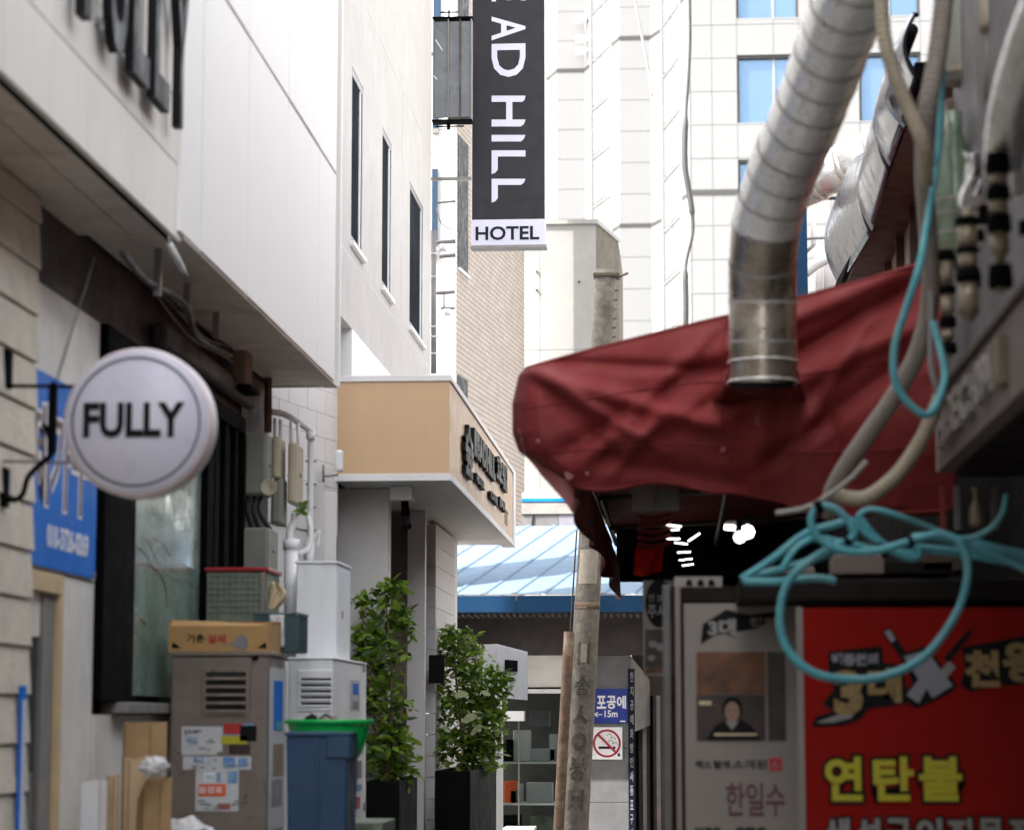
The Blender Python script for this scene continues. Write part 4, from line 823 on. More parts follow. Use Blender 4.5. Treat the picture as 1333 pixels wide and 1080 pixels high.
# ---------------------------------------------------------------- shrubs in planters
def leafmesh(name, m, s):
    me = bpy.data.meshes.new(name); pts = [(0, 0, 0), (.35, .24, .04), (.72, .2, .02), (1, 0, -.06), (.72, -.2, .02), (.35, -.24, .04), (.4, 0, -.02), (.75, 0, -.04)]
    me.from_pydata([(x * s, y * s, z * s) for x, y, z in pts], [], [(0, 6, 1), (1, 6, 7, 2), (2, 7, 3), (0, 5, 6), (5, 4, 7, 6), (4, 3, 7)]); me.materials.append(M[m]); return me
def rnd_rot():
    return Matrix.Rotation(random.uniform(0, 6.283), 3, 'Z') @ Matrix.Rotation(random.uniform(-.9, .7), 3, 'Y') @ Matrix.Rotation(random.uniform(-.8, .8), 3, 'X')
def shrub(label, px0, px1, pyt, Y, blobs, n_leaf, n_part, ls, stems, pots=True, pale=0, sidepx=None):
    a = at(px0, pyt, Y); b = at(px1, pyt, Y); wdt = b.x - a.x
    yq_ = onx(sidepx, pyt + 30, b.x).y
    t = thing('potted_shrub', label, 'potted plant', ((a.x + b.x) / 2, (Y + yq_) / 2, 0), 'shrubs in black planters at the hotel entrance')
    zt_ = a.z
    MB().box(a.x, b.x, Y, Y + .02, 0.03, zt_).box(a.x, b.x, yq_ - .02, yq_, .03, zt_).box(a.x, a.x + .02, Y + .0201, yq_ - .0201, .03, zt_).box(b.x - .02, b.x, Y + .0201, yq_ - .0201, .03, zt_).build('planter', 'planter', t)
    MB().box(a.x + .021, b.x - .021, Y + .021, yq_ - .021, zt_ - .08, zt_ - .05).build('soil', 'bark', t)
    cx_ = (a.x + b.x) / 2; cy_ = (Y + yq_) / 2
    mbs = MB()
    for (x_, y_, rx, ry) in stems:
        pt = at(x_, y_, cy_); mbs.tube(spline([(cx_ + random.uniform(-.05, .05), cy_, zt_ - .06), ((cx_ + pt.x) / 2 + random.uniform(-.04, .04), cy_ + random.uniform(-.1, .1), (zt_ + pt.z) / 2), pt], 5), 0, 6, rf=lambda q: .012 * (1 - q) + .003)
        for kk in range(9):
            f_ = random.uniform(.25, .95); bp_ = Vector((cx_, cy_, zt_)).lerp(pt, f_); mbs.tube([bp_, bp_ + Vector((random.uniform(-.13, .13), random.uniform(-.12, .12), random.uniform(.02, .12)))], .0025, 4)
    mbs.build('stem', 'bark', t)
    lm = [('leaf', leafmesh('leaf', 'leaf', ls)), ('leaf', leafmesh('leaf', 'leaf_light', ls)), ('leaf', leafmesh('leaf', 'leaf_dark', ls * 1.05))]
    tot = sum(q[2] * q[3] for q in blobs); stuff = {0: MB(), 1: MB(), 2: MB()}
    pts = []
    for (x_, y_, rx, ry) in blobs:
        for _ in range(int(n_leaf * rx * ry / tot)):
            while True:
                u, v, w_ = [random.uniform(-1, 1) for _ in range(3)]; rr = math.sqrt(u * u + v * v + w_ * w_)
                if rr < 1 and random.random() < .35 + .65 * rr: break
            if noise.noise(Vector((u * 2.6 + x_ * .11, v * 2.6 + y_ * .07, w_ * 2.6))) < random.uniform(-.22, .12): continue
            sc_ = cy_ / F; cxx = at(x_, y_, cy_)
            jj = noise.noise(Vector((u * 2 + x_ * .05, v * 2, w_ * 2))) * .35 + 1
            pts.append((Vector((cxx.x + u * rx * sc_ * jj, cy_ + w_ * min(rx * sc_, .26) * jj, cxx.z + v * ry * sc_ * jj)), v))
    pts.sort(key=lambda q: q[0].y)
    for i, (p, v) in enumerate(pts):
        k = 2 if random.random() < .18 else (1 if random.random() < .5 else 0); rot = rnd_rot(); s_ = random.uniform(.45, 1.25)
        if i < n_part:
            o = link('leaf', lm[k][1], t); o.location = Vector(o.location) + p; o.rotation_euler = rot.to_euler(); o.scale = (s_, s_, s_)
        else:
            mb = stuff[k]; n0 = len(mb.v)
            for vv in lm[k][1].vertices: mb.v.append(tuple(p + rot @ (vv.co * s_)))
            for pp in lm[k][1].polygons: mb.f.append(tuple(n0 + q for q in pp.vertices))
    allm = MB(); ms = bpy.data.meshes.new('foliage'); fm = []
    for k in range(3):
        n0 = len(allm.v); allm.v += stuff[k].v
        for f_ in stuff[k].f: allm.f.append(tuple(n0 + q for q in f_)); fm.append(k)
    ms.from_pydata(allm.v, [], allm.f)
    for mm in ('leaf', 'leaf_light', 'leaf_dark'): ms.materials.append(M[mm])
    ms.polygons.foreach_set('material_index', fm); o = link('foliage', ms, t); o['kind'] = 'stuff'
    return t
shrub('taller airy shrub in a black planter by the canopy pillar, left of the other', 477, 520, 1016, 14.95,
      [(500, 795, 32, 36), (470, 780, 12, 14), (525, 810, 16, 22), (495, 860, 36, 34), (480, 835, 22, 20), (500, 915, 36, 38), (515, 955, 24, 30), (495, 985, 42, 34), (520, 1000, 22, 24), (505, 770, 24, 16)], 2500, 240, .082, [(470, 770, 0, 0), (500, 760, 0, 0), (530, 800, 0, 0), (495, 860, 0, 0)], sidepx=543)
sh = shrub('dense bushy shrub in a black planter beside the white box sign, right of the other', 566, 612, 1003, 17.4,
      [(600, 848, 30, 34), (590, 890, 38, 44), (630, 895, 30, 40), (610, 940, 50, 46), (640, 930, 18, 26), (600, 975, 44, 32), (625, 985, 34, 24), (585, 830, 16, 16), (650, 890, 14, 20)], 5200, 260, .070, [(590, 820, 0, 0), (620, 850, 0, 0), (640, 890, 0, 0), (600, 900, 0, 0)], sidepx=646)
for (px, py, ang_, ln) in ((600, 938, -.6, .16), (612, 955, -.9, .17), (590, 905, -.3, .12), (625, 900, .5, .09), (575, 945, .9, .1)):
    me = leafmesh('large_leaf', 'leaf_pale', ln); o = link('large_leaf', me, sh); o.location = Vector(o.location) + at(px, py, 17.3); o.rotation_euler = (1.1, ang_ * .4, ang_)
# ============================================================ BACKGROUND
# rear white wall building
RW = thing('rear_white_building', 'blank white-painted rear wall with a brown edge behind the hotel blade sign', 'building', (-2, 29.5, 0))
YR = 34.0; zr = at(709, 288, YR).z
xr0, xr1 = at(600, 400, YR).x, at(776.5, 400, YR).x; xr2 = at(806, 400, (YR + 1.4)).x
mb = MB(); hs_ = [0, 1.7, 3.4, 5.0, 6.6, zr]
for i in range(5):
    for (a, b) in ((xr0, at(703, 400, YR).x), (at(703, 400, YR).x, xr1)):
        box('render_panel', 'rear_white', RW, a + .002, b - .002  , YR, YR + .2, hs_[i] + .002, hs_[i + 1] - .002, .003)
MB().hexa([(xr1, YR, 0), (xr2, (YR + 1.4), 0), (xr2, YR + 4, 0), (xr1, YR + 4, 0)], [(xr1, YR, zr - .06), (xr2, (YR + 1.4), zr - .06), (xr2 , YR + 4, zr - .06), (xr1 , YR + 4, zr - .06)]).build('end_wall', 'rear_brown', RW)
MB().box(xr0, xr1 - .01, YR + .21, YR + 4, 0, zr - .06).build('core_wall', 'rear_brown', RW)
MB().hexa([(xr0, YR - .04, zr - .05), (xr1 + .02, YR - .04, zr - .05), (xr2 + .02, (YR + 1.4), zr - .05), (xr0, (YR + 1.4), zr - .05)], [(xr0, YR - .04, zr + .01), (xr1 + .02, YR - .04, zr + .01), (xr2 + .02, (YR + 1.4), zr + .01), (xr0, (YR + 1.4), zr + .01)]).build('coping', 'rear_white', RW)
for (px, py) in ((699, 354), (699, 378), (754, 367)):
    p = at(px, py, YR - .01); MB().tube([p, p + Vector((0, -.02, 0))], .018, 8).build('anchor', 'cable', RW)
# low building seen between canopy and awning
LBB = thing('back_lot_building', 'low grey-white building with a blue-striped band just above the corrugated roof', 'building', (-1.5, 28.4, 0))
Yq = 28.4
for (m, px0, py0, px1, py1, nm) in (('rear_white', 679, 640, 760, 662, 'parapet'), ('blue_vinyl', 679, 648.5, 760, 653, 'blue_stripe'), ('grey_frame', 679, 653.5, 760, 669, 'dark_band'), ('cement', 679, 669.5, 727, 690, 'wall'), ('silver_ink', 727.5, 669.5, 765, 690, 'wall')):
    a = at(px0, py1, Yq); b = at(px1, py0, Yq); off = {'blue_stripe': -.03, 'dark_band': -.02}.get(nm, 0); MB().box(a.x, b.x, Yq + off, Yq + .3 + off, a.z, b.z).build(nm, m, LBB)
MB().tube([at(694, 669, Yq - .01), at(692, 688, Yq - .01)], .008, 6).build('cable', 'cable', LBB)
# tower
TW = thing('white_tower', 'tall white panelled tower with stepped bays, black joints and blue windows in the far background', 'building', (3, 78, 0))
plan = [(690, 85.6), (715, 85.0), (726, 84.0), (762, 84.0), (770, 83.3), (798, 80.8), (808, 80.0), (848, 80.0), (863, 79.1), (889, 75.9), (899, 75.0), (1260, 75.0)]
kinds = ['p', 'p', 'p', 'p', 'g', 'p', 'p', 'p', 'g', 'p', 'P']
PT = [Vector((at(px, 300, Y).x, Y, 0)) for px, Y in plan]
zJ = at(930, 250.5, 75).z; st = 136 / F * 75; zlow, zhigh = zJ - 5 * st, zJ + 3 * st
def wseg(a, b, za, zb_, m, name, out=0, th=.12, par=None):
    d_ = (b - a); l_ = d_.length; d_.normalize(); nn_ = Vector((d_.y, -d_.x, 0)); return MB().obox(a + Vector((0, 0, za)) - nn_ * th + nn_ * out, d_, (0, 0, 1), nn_, l_, zb_ - za, th).build(name, m, par or TW)
for i, k in enumerate(kinds[:-1]):
    a, b = PT[i], PT[i + 1]; d_ = (b - a).normalized(); nn_ = Vector((d_.y, -d_.x, 0))
    wseg(a, b, zlow, zhigh + 2, 'tower_gap' if k != 'g' else 'block', 'backing_wall', -.05)
    if k == 'g':
        for q in range(int((zhigh - zlow) / 1.75) + 1):
            zz_ = zlow + q * 1.75
            for h_ in (0, 1):
                m_ = a.lerp(b, .06 + .44 * h_); n_2 = a.lerp(b, .50 + .44 * h_); wseg(m_, n_2 - (n_2 - m_) * .06, zz_ + .09, zz_ + 1.66, 'block', 'glass_block_panel', -.02, .03)
            wseg(a, b, zz_ - .03, zz_ + .04, 'tower', 'transom', -.012)
        wseg(a, a.lerp(b, .05), zlow, zhigh, 'tower', 'mullion', .03); wseg(a.lerp(b, .94), b, zlow, zhigh, 'tower', 'mullion', .03)
    else:
        l_ = (b - a).length; nc = max(1, round(l_ / 1.2))
        for r_ in range(8 * 3):
            za = zlow + r_ * st / 3
            for c_ in range(nc):
                wseg(a.lerp(b, c_ / nc) + d_ * .006, a.lerp(b, (c_ + 1) / nc) - d_ * .006, za + .008, za + st / 3 - .008, 'tower', 'cladding_panel', random.uniform(0, .01), .04)
        for zz_ in (zJ, zJ + 2 * st, zJ - 2 * st): wseg(a, b, zz_ - .07, zz_ + .07, 'tower_joint', 'shadow_joint', .02, .05)
# main face with windows
Yt_ = 75.0; X0_ = PT[-2].x
xe = [at(p, 150, Yt_).x for p in (899, 927, 960, 1008, 1041, 1080, 1119, 1160, 1200, 1230, 1262)]
wseg(PT[-2], PT[-1], zlow, zhigh + 2, 'tower_gap', 'backing_wall', -.25)
zwin = [(at(1000, b, Yt_).z, at(1000, t, Yt_).z) for (t, b) in ((-200, -112), (-64, 24), (72, 160), (208, 296), (344, 432))]
for r_ in range(8 * 3):
    za = zlow + r_ * st / 3; zbp = za + st / 3
    for c_ in range(10):
        iswin = c_ in (2, 3, 6, 7)
        segs = [(za, zbp)]
        if iswin:
            out_ = []
            for (a, b) in segs:
                cur = a
                for (wb, wt) in sorted(zwin):
                    if wt <= cur or wb >= b: continue
                    if wb > cur: out_.append((cur, wb))
                    cur = max(cur, min(wt, b))
                    if wt >= b: cur = b; break
                if cur < b: out_.append((cur, b))
            segs = out_
        for (a, b) in segs:
            if b - a < .05: continue
            MB().box(xe[c_] + .006, xe[c_ + 1] - .006, Yt_ - .04 + random.uniform(-.006, 0), Yt_, a + .008, b - .008).build('cladding_panel', 'tower', TW)
for zz_ in (zJ, zJ - 2 * st): box('shadow_joint', 'tower_joint', TW, X0_, xe[2], Yt_ - .07, Yt_ + .01, zz_ - .08, zz_ + .08, 0)
for (wb, wt) in zwin:
    for (i0, im, i1) in ((2, 3, 4), (6, 7, 8)):
        w_ = MB().box(xe[i0], xe[im] - .03, Yt_ + .16, Yt_ + .2, wb, wt).build('window', 'tower_glass', TW)
        MB().box(xe[im] + .03, xe[i1], Yt_ + .16, Yt_ + .2, wb, wt).build('pane', 'tower_glass', w_)
        MB().box(xe[im] - .03, xe[im] + .03, Yt_ + .12, Yt_ + .2, wb, wt).build('mullion', 'grey_frame', w_)
        MB().box(xe[i0], xe[i1], Yt_ + .02, Yt_ + .2, wt - .09, wt).build('head', 'tower_joint', w_); MB().box(xe[i0], xe[i1], Yt_ - .05, Yt_ + .2, wb - .05, wb).build('sill', 'tower', w_)
        for xx in (xe[i0], xe[i1] - .07): MB().box(xx, xx + .07, Yt_ + .02, Yt_ + .2, wb + .001, wt - .091).build('jamb', 'tower_joint', w_)
for (px, py, wh) in ((756, 26, 'topmost'), (758, 51, 'middle'), (757, 67, 'lowest')):
    t = tag(MB().tube([at(px - 8, py, 83.6), at(px + 8, py, 83.6)], .12, 8).build('roof_fitting', 'trim', None, True), wh + ' of three small grey fittings clamped on the left pilaster of the white tower', 'fitting', 'fittings on the tower pilaster')
# far-left white building behind everything
FW = thing('far_white_block', 'plain white block filling the gap above the narrow building at the top left', 'building', (-8, 50, 0))
for k in range(10): box('wall_panel', 'tower', FW, -9, at(700, 200, 50).x, 50, 50.5, k * 2 + .01, k * 2 + 1.99, 0)
# hanging cables
HC = tag(MB().tube(spline([at(897, -40, 40), at(898, 60, 40), at(893, 150, 40), at(892, 215, 40), at(899, 262, 40), at(902, 300, 40), at(893, 345, 40), at(893, 400, 40), at(892, 450, 40)], 8), 0, 8, rf=lambda q: .05 if .25 < q < .55 or q > .78 else .028).build('hanging_cable', 'cable', None, True), 'dark wavy cable hanging in front of the white tower left of its windows', 'cable')
HC2 = tag(MB().tube(spline([at(824, -20, 38), at(832, 30, 38), at(841, 75, 38), at(849, 125, 38)], 8), .018, 6).build('thin_cable', 'grey_cable', None, True), 'thin grey cable slanting down in front of the white tower pilaster', 'cable')
# ------------------------------------------------ low shop with blue corrugated roof
SH = thing('blue_roof_shop', 'low shop with pale blue corrugated roof, dark blue fascia and dim glass display window', 'building', (-1, 26, 0))
Ye = 24.3; ze0 = at(700, 797, Ye).z; ze1 = at(700, 775, Ye).z; xs0, xs1 = at(560, 785, Ye).x, at(850, 785, Ye).x
Yr = 27.6; zrg = at(700, 686, Yr).z; sk = .85
nsh = 20; wsh = .30
for i in range(nsh):
    xa_ = xs1 + .7 - (i + 1) * wsh
    def fn(u, v, xa_=xa_, i=i):
        q = u * 1.0; hgt = .014 if (.0 <= q < .10 or q > .9) else 0
        hgt += .0
        yy__ = Ye - .0 + (Yr - Ye) * v; return Vector((xa_ + q * wsh * .995 + sk * v + .0, yy__, ze1 + .012 + (zrg - ze1) * v + hgt))
    mb = MB(); us = [0, .04, .1, .16, .3, .5, .7, .84, .9, .96, 1]
    for v in (0, .33, .66, 1):
        for u in us: mb.v.append(tuple(fn(u, v)))
    for j_ in range(3):
        for k_ in range(10): a = j_ * 11 + k_; mb.f.append((a, a + 1, a + 12, a + 11))
    mb.build('roof_sheet', 'blue_roof', SH, solid=.003)
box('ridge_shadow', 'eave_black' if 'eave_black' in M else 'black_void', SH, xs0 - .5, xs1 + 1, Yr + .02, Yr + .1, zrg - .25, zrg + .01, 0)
for (px, py) in ((669, 708), (636, 733), (603, 765), (607, 759)):
    t = (775 - py) / 89; p = at(px, py, Ye + (Yr - Ye) * t * 1.0)
    MB().box(p.x, p.x + .05, p.y, p.y + .05, p.z, p.z + .02).build('roof_debris', 'cable', SH)
for i in range(4):
    a = xs0 - .5 + (xs1 - xs0 + .5) * i / 4; b = xs0 - .5 + (xs1 - xs0 + .5) * (i + 1) / 4; box('fascia_board', 'blue_trim', SH, a + .002, b - .002, Ye - .02, Ye, ze0, ze1, .004)
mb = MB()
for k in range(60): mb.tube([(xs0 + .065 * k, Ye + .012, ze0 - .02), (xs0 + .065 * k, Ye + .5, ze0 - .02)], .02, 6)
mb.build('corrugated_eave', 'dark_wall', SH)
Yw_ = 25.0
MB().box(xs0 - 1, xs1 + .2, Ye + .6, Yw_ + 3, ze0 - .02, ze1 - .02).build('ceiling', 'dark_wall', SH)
zdk = at(700, 852, Yw_).z; box('dark_header', 'dark_wall', SH, xs0 - 1, xs1, Yw_ - .02, Yw_ + .2, zdk, ze0 + .1, .0)
def sp(name, m, px0, py0, px1, py1, dy=0, th=.05, par=SH, bev=.003):
    a = at(px0, py1, Yw_ + dy); b = at(px1, py0, Yw_ + dy); return box(name, m, par, a.x, b.x, Yw_ + dy, Yw_ + dy + th, a.z, b.z, bev)
sp('lintel_panel', 'wall_panel', 640, 852.5, 744, 893, 0, .1); sp('lintel_trim', 'black_frame', 640, 893.5, 744, 896, -.02, .1); sp('lintel_trim', 'pvc', 640, 896.5, 744, 902, -.03, .1)
xcol0 = at(744, 900, Yw_).x; xcol1 = at(820, 900, Yw_).x
zc_ = [0, .55, 1.1, 1.5, zdk - .002]
for i in range(4): box('pier_section', 'cement', SH, xcol0, xcol1, Yw_ + .0, Yw_ + .4, zc_[i] + .002, zc_[i + 1] - .002, .003)
box('side_wall', 'dark_wall', SH, xcol1 + .01, at(864, 900, 25.6).x, 25.6, 25.7, 0, ze0, .0)
MB().hexa([(xcol1 + .004, Yw_ + .02, zdk - .8), (at(846, 900, 25.5).x, 25.5, zdk - .72), (at(846, 900, 25.5).x, 25.55, zdk - .72), (xcol1 + .004, Yw_ + .07, zdk - .8)],
          [(xcol1 + .004, Yw_ + .02, zdk - .002), (at(846, 900, 25.5).x, 25.5, zdk - .25), (at(846, 900, 25.5).x, 25.55, zdk - .25), (xcol1 + .004, Yw_ + .07, zdk - .002)]).build('side_lintel', 'cement', SH)
for k, px in enumerate((828, 838, 847, 856)): sp('shutter_rail', 'grey_frame' if k % 2 else 'black_frame', px, 905, px + 3, 1180, .5, .03)
# display window: frame, glass, shelves; goods are things
sp('window_frame', 'pvc', 645, 902.5, 653, 1180, 0, .08)
sp('window_frame', 'grey_frame', 733, 902.5, 743.9, 1180, 0, .08)
sp('back_wall', 'shop_dark', 640, 895, 760, 1190, .9, .05)
MB().box(at(655, 1000, Yw_).x - 1.6, at(640, 1000, Yw_).x, Yw_ + .0, Yw_ + .1, 0, zdk).build('wall_section', 'pillar', SH)
gwin = MB().box(at(653.2, 900, Yw_).x, at(732.8, 900, Yw_).x, Yw_ + .03, Yw_ + .04, 0.2, at(700, 902.6, Yw_).z)
gm_ = mat('shop_glass', (.55, .6, .58), .03, trans=1, spec=.5); gm_.node_tree.nodes['Principled BSDF'].inputs['IOR'].default_value = 1.02
gwin.build('window', gm_, SH)
sp('glazing_bar', 'grey_frame', 674.5, 925, 676, 1180, .0, .028)
for py in (991, 1045): sp('shelf', 'trim', 653.5, py, 732.5, py + 2.5, .10, .5)
sp('shelf_ledge', 'white_ink', 653.5, 925, 682, 938, -.25, .2); sp('step', 'white_ink', 655, 1077, 695, 1082, -.4, .5); box('step_base', 'trim', SH, at(655, 1080, 24.6).x, at(695, 1080, 24.6).x, 24.6, 25.0, 0, .2, 0)
goods = [(655, 962, 668, 991, 'ink', 'dark rounded parcel'), (668, 950, 690, 990, 'trim', 'pale bundle'), (686, 974, 723, 990, 'paper', 'long white box'), (656, 1016, 673, 1045, 'orange', 'orange-topped box'),
         (657, 1020, 680, 1044, 'paper', 'white and grey box'), (685, 1018, 719, 1045, 'paper', 'pale printed box'), (664, 1028, 676, 1045, 'grey_cable', 'grey dark-striped box'), (690, 925, 715, 945, 'cement', 'grey box'), (715, 955, 730, 990, 'trim', 'narrow pale box'),
         (655, 1060, 678, 1085, 'ink', 'black carton'), (690, 1062, 730, 1090, 'mesh_green', 'green-grey carton'), (655, 983, 684, 991, 'silver_ink', 'low lilac box')]
for i, (a0, b0, a1, b1, m, lb) in enumerate(goods):
    Yg2 = Yw_ + .2 + .05 * (i % 3); a = at(a0, b1, Yg2); b = at(a1, b0, Yg2)
    pos = 'on the upper shelf' if b1 <= 992 and b0 > 946 else ('on the lower shelf' if 1000 < b1 <= 1046 else ('at the bottom' if b1 > 1050 else 'high up'))
    o = box('box', m, None, a.x, b.x, Yg2, Yg2 + .2, a.z, b.z, .008); tag(o, f'{lb} {pos} behind the shop glass', 'box')
# blue direction sign & no-smoking sign
YS = Yw_ - .012
DG = thing('direction_sign', 'blue sign with white Korean characters and arrow 15m on the grey pier', 'sign', at(794, 941, YS))
rectpx('panel', 'blue_vinyl2' if False else 'blue_sign', DG, 769, 896, 817, 941, YS, .008, .001) if 'blue_sign' in M else None
NS = thing('no_smoking_sign', 'white square no smoking sign with red ring on the grey pier', 'sign', at(790, 988, YS))
M['blue_sign'] = mat('blue_sign', (.012, .035, .25), .45, var=.08); M['red_ring'] = mat('red_ring', (.33, .008, .03), .5, var=.1)
rectpx('panel', 'blue_sign', DG, 766, 896, 817, 941, YS, .008, .001)
for s_, a0, a1 in (('마', 762, 775), ('포', 777, 789), ('공', 790, 802), ('에', 803, 815)): textpx('lettering', s_, 'white_ink', DG, a0, 905, a1, 922, YS - .0005, .002, .03)
textpx('lettering', '←', 'white_ink', DG, 773, 926, 784, 933, YS - .0005, .002, .01); textpx('lettering', '15m', 'white_ink', DG, 787, 924, 804, 933, YS - .0005, .002, .02)
rectpx('maker_mark', 'white_ink', DG, 807, 937.5, 814, 939, YS - .002, .001)
rectpx('panel', 'white_ink', NS, 769, 946, 810, 988, YS, .006, .001)
c0 = at(790, 967, YS - .001); rr = 18 / F * YS
mb = MB()
for k in range(48):
    for q in (rr, rr * .85): t = k / 48 * 6.28318; mb.v.append((c0.x + q * math.cos(t), YS - .002, c0.z + q * math.sin(t)))
for k in range(48): a = 2 * k; b = 2 * ((k + 1) % 48); mb.f.append((a, a + 1, b + 1, b))
mb.build('ring', 'red_ring', NS)
s2_ = rr * .66
MB().bar((c0.x - s2_, YS - .0075, c0.z + s2_), (c0.x + s2_, YS - .0075, c0.z - s2_), .003, rr * .15).build('slash', 'red_ring', NS)
rectpx('cigarette', 'ink', NS, 779, 971, 796, 974, YS - .0045, .002); rectpx('ember', 'ink', NS, 798, 971, 801, 974, YS - .0045, .002)
for (x_, y_) in ((794, 957), (799, 961), (796, 965), (802, 968)): MB().tube(spline([at(x_ - 5, y_, YS - .003), at(x_, y_ - 2.5, YS - .003), at(x_ + 2, y_ + 2, YS - .003)], 5), .0022, 4).build('smoke', 'ink', NS)
rectpx('small_mark', 'ink', NS, 804, 980, 807, 984, YS - .002, .001)
M['vs_ink'] = mat('vs_ink', (.26, .27, .32), .5, var=.3, vscale=50)
VS = thing('vertical_strip_sign', 'narrow vertical strip of white characters on dark navy along the pier corner', 'sign', at(823, 1070, YS - .02))
rectpx('panel', 'sign_navy', VS, 819, 870, 826, 1150, YS - .03, .02)
chs = '한지공예화방인사동표구사'
for i, ch in enumerate(chs):
    y_ = 874 + i * 18.5; textpx('lettering', ch, 'vs_ink', VS, 820.3, y_, 824.7, y_ + 13, YS - .031, .002, .02)
# box sign projecting
WB = thing('white_box_sign', 'white projecting box sign with small black marks beside the bushy shrub', 'sign', at(660, 910, 19.5))
a = at(647, 905, 19.5); b = at(686, 850, 19.5)
MB().hexa([(at(624, 900, 19.2).x, 19.25, at(624, 905, 19.25).z), (a.x, 19.5, at(647, 907, 19.5).z), (b.x, 19.6, at(686, 911, 19.6).z), (b.x - .1, 19.8, at(686, 905, 19.8).z)],
          [(at(624, 836, 19.2).x, 19.25, at(624, 838, 19.25).z), (a.x, 19.5, at(647, 838, 19.5).z), (b.x, 19.6, at(686, 848, 19.6).z), (b.x - .1, 19.8, at(686, 848, 19.8).z)]).build('casing', 'white_metal', WB, bevel=.004)
for (x0_, y0_, x1_, y1_) in ((657, 858, 674, 873), (662, 880, 669, 885)):
    MB().prism([at(x0_, y0_, 19.51), at(x1_, y0_ + 1.5, 19.545), at(x1_, y1_ + 1, 19.545), at(x0_, y1_ - 1, 19.51)], (0, -.006, 0)).build('marking', 'ink', WB)
MB().bar((a.x - .1, 19.6, .0), (a.x - .1, 19.6, at(640, 905, 19.5).z), .05).build('pole', 'pvc', WB)
DHd = thing('door_handle_post', 'white door post with a black pull handle between the shrub and shop window', 'door', at(649, 1000, 20)); a = at(645.5, 1080, 22); b = at(654.5, 925, 22)
box('post', 'pvc', DHd, a.x, b.x, 22, 22.05, 0, b.z, .003); a = at(649, 975, 22); b = at(652.5, 950, 22); box('handle', 'black_frame', DHd, a.x, b.x, 21.96, 21.995, a.z, b.z, .002)
# poles
YP = 24.0 - .6
pb = at(748, 1080, YP); pt_ = at(789, 352, YP); d_ = (pt_ - pb) / (pt_.z - pb.z); base = pb - d_ * pb.z
UP = thing('utility_pole', 'leaning weathered concrete utility pole with stencilled marks in front of the low shop', 'utility pole', base)
MB().tube([base + d_ * (pt_.z * k / 24) for k in range(25)], 0, 20, rf=lambda q: .135 - .030 * q).build('shaft', 'concrete', UP, True)
def polept(py): # centre on pole at picture height
    z_ = at(760, py, YP).z; return base + d_ * z_
for py, hh in ((788, 4), (791.5, 1.5), (694, 2)):
    q = polept(py); rq = .1365 - .03 * q.z / pt_.z; MB().tube([q - Vector((0, 0, hh / F * YP)), q + Vector((.0, 0, hh / F * YP))], rq, 20).build('strap', 'rust', UP, True)
M['stencil'] = mat('stencil', (.028, .025, .022), .9, var=.5, vscale=45, col2=(.09, .08, .065)); M['paper_old'] = mat('paper_old', (.30, .265, .22), .8, var=.25, vscale=20)
for ch, py, hh, ww in (('ㅁ', 850, 30, 16), ('송', 893, 26, 20), ('ㅅ', 930, 24, 20), ('ㅇ', 965, 22, 20), ('동', 1000, 30, 22), ('ㅂ', 1040, 26, 20)):
    q = polept(py); rq = .1355 - .03 * q.z / pt_.z; w2 = ww / F * YP; h2 = hh / F * YP
    vs, fs = glyphs(ch, .03); xs = [v[0] for v in vs]; ys_2 = [v[1] for v in vs]; mb = MB()
    for v in vs:
        u_ = (v[0] - min(xs)) / (max(xs) - min(xs)) - .5; v_ = (v[1] - min(ys_2)) / (max(ys_2) - min(ys_2)) - .5
        an = u_ * w2 / rq; R_ = rq + .001 + .004 * (v[2] > 0); zc2 = q + d_ * (v_ * h2); mb.v.append((zc2.x + R_ * math.sin(an), zc2.y - R_ * math.cos(an), zc2.z))
    mb.f = list(fs); mb.build('stencil_mark', 'stencil', UP)
def patch(par, py0, py1, a0, a1, m, off=.003):
    qa, qb = polept(py1), polept(py0); mb = MB()
    def f2(u, v): q = qa.lerp(qb, v); rq = .1355 - .03 * q.z / pt_.z + off; an = a0 + (a1 - a0) * u; return Vector((q.x + rq * math.sin(an), q.y - rq * math.cos(an), q.z))
    return mb.grid(f2, 8, 3).build('bill_remnant', m, par, True)
patch(UP, 716, 760, -.9, .75, 'paper_old'); patch(UP, 838, 862, -.25, .2, 'paper_old', .007)
# bracket head of the pole
q = polept(360); MB().box(q.x - .12, q.x + .14, q.y - .12, q.y + .12, q.z - .02, q.z + .02).build('cap_plate', 'rear_brown', UP, bevel=.01)
MB().tube([q + Vector((.1, 0, -.02)), q + Vector((.22, 0, .03))], .012, 6).build('step_bolt', 'rust', UP, True)
for k in range(8): p = polept(380 + k * 12); MB().tube([p + Vector((.1, -.05, 0)), p + Vector((.135, -.06, 0))], .008, 6).build('step_stub', 'rust', UP)
MB().tube(spline([polept(690) + Vector((-.14, -.05, 0)), polept(800) + Vector((-.145, -.06, 0)), polept(950) + Vector((-.15, -.06, 0)), polept(1080) + Vector((-.15, -.06, 0))], 5), .008, 6).build('ground_wire', 'cable', UP, True)
a = at(741, 822, 23.2); b = at(727, 1080, 23.2); dd = (a - b) / (a.z - b.z); bb = b - dd * b.z
tag(MB().tube([bb + dd * (a.z * k / 8) for k in range(9)], .05, 10).build('rusty_post', 'rust', None, True), 'flaking rusty steel post leaning against the left side of the concrete pole', 'post')
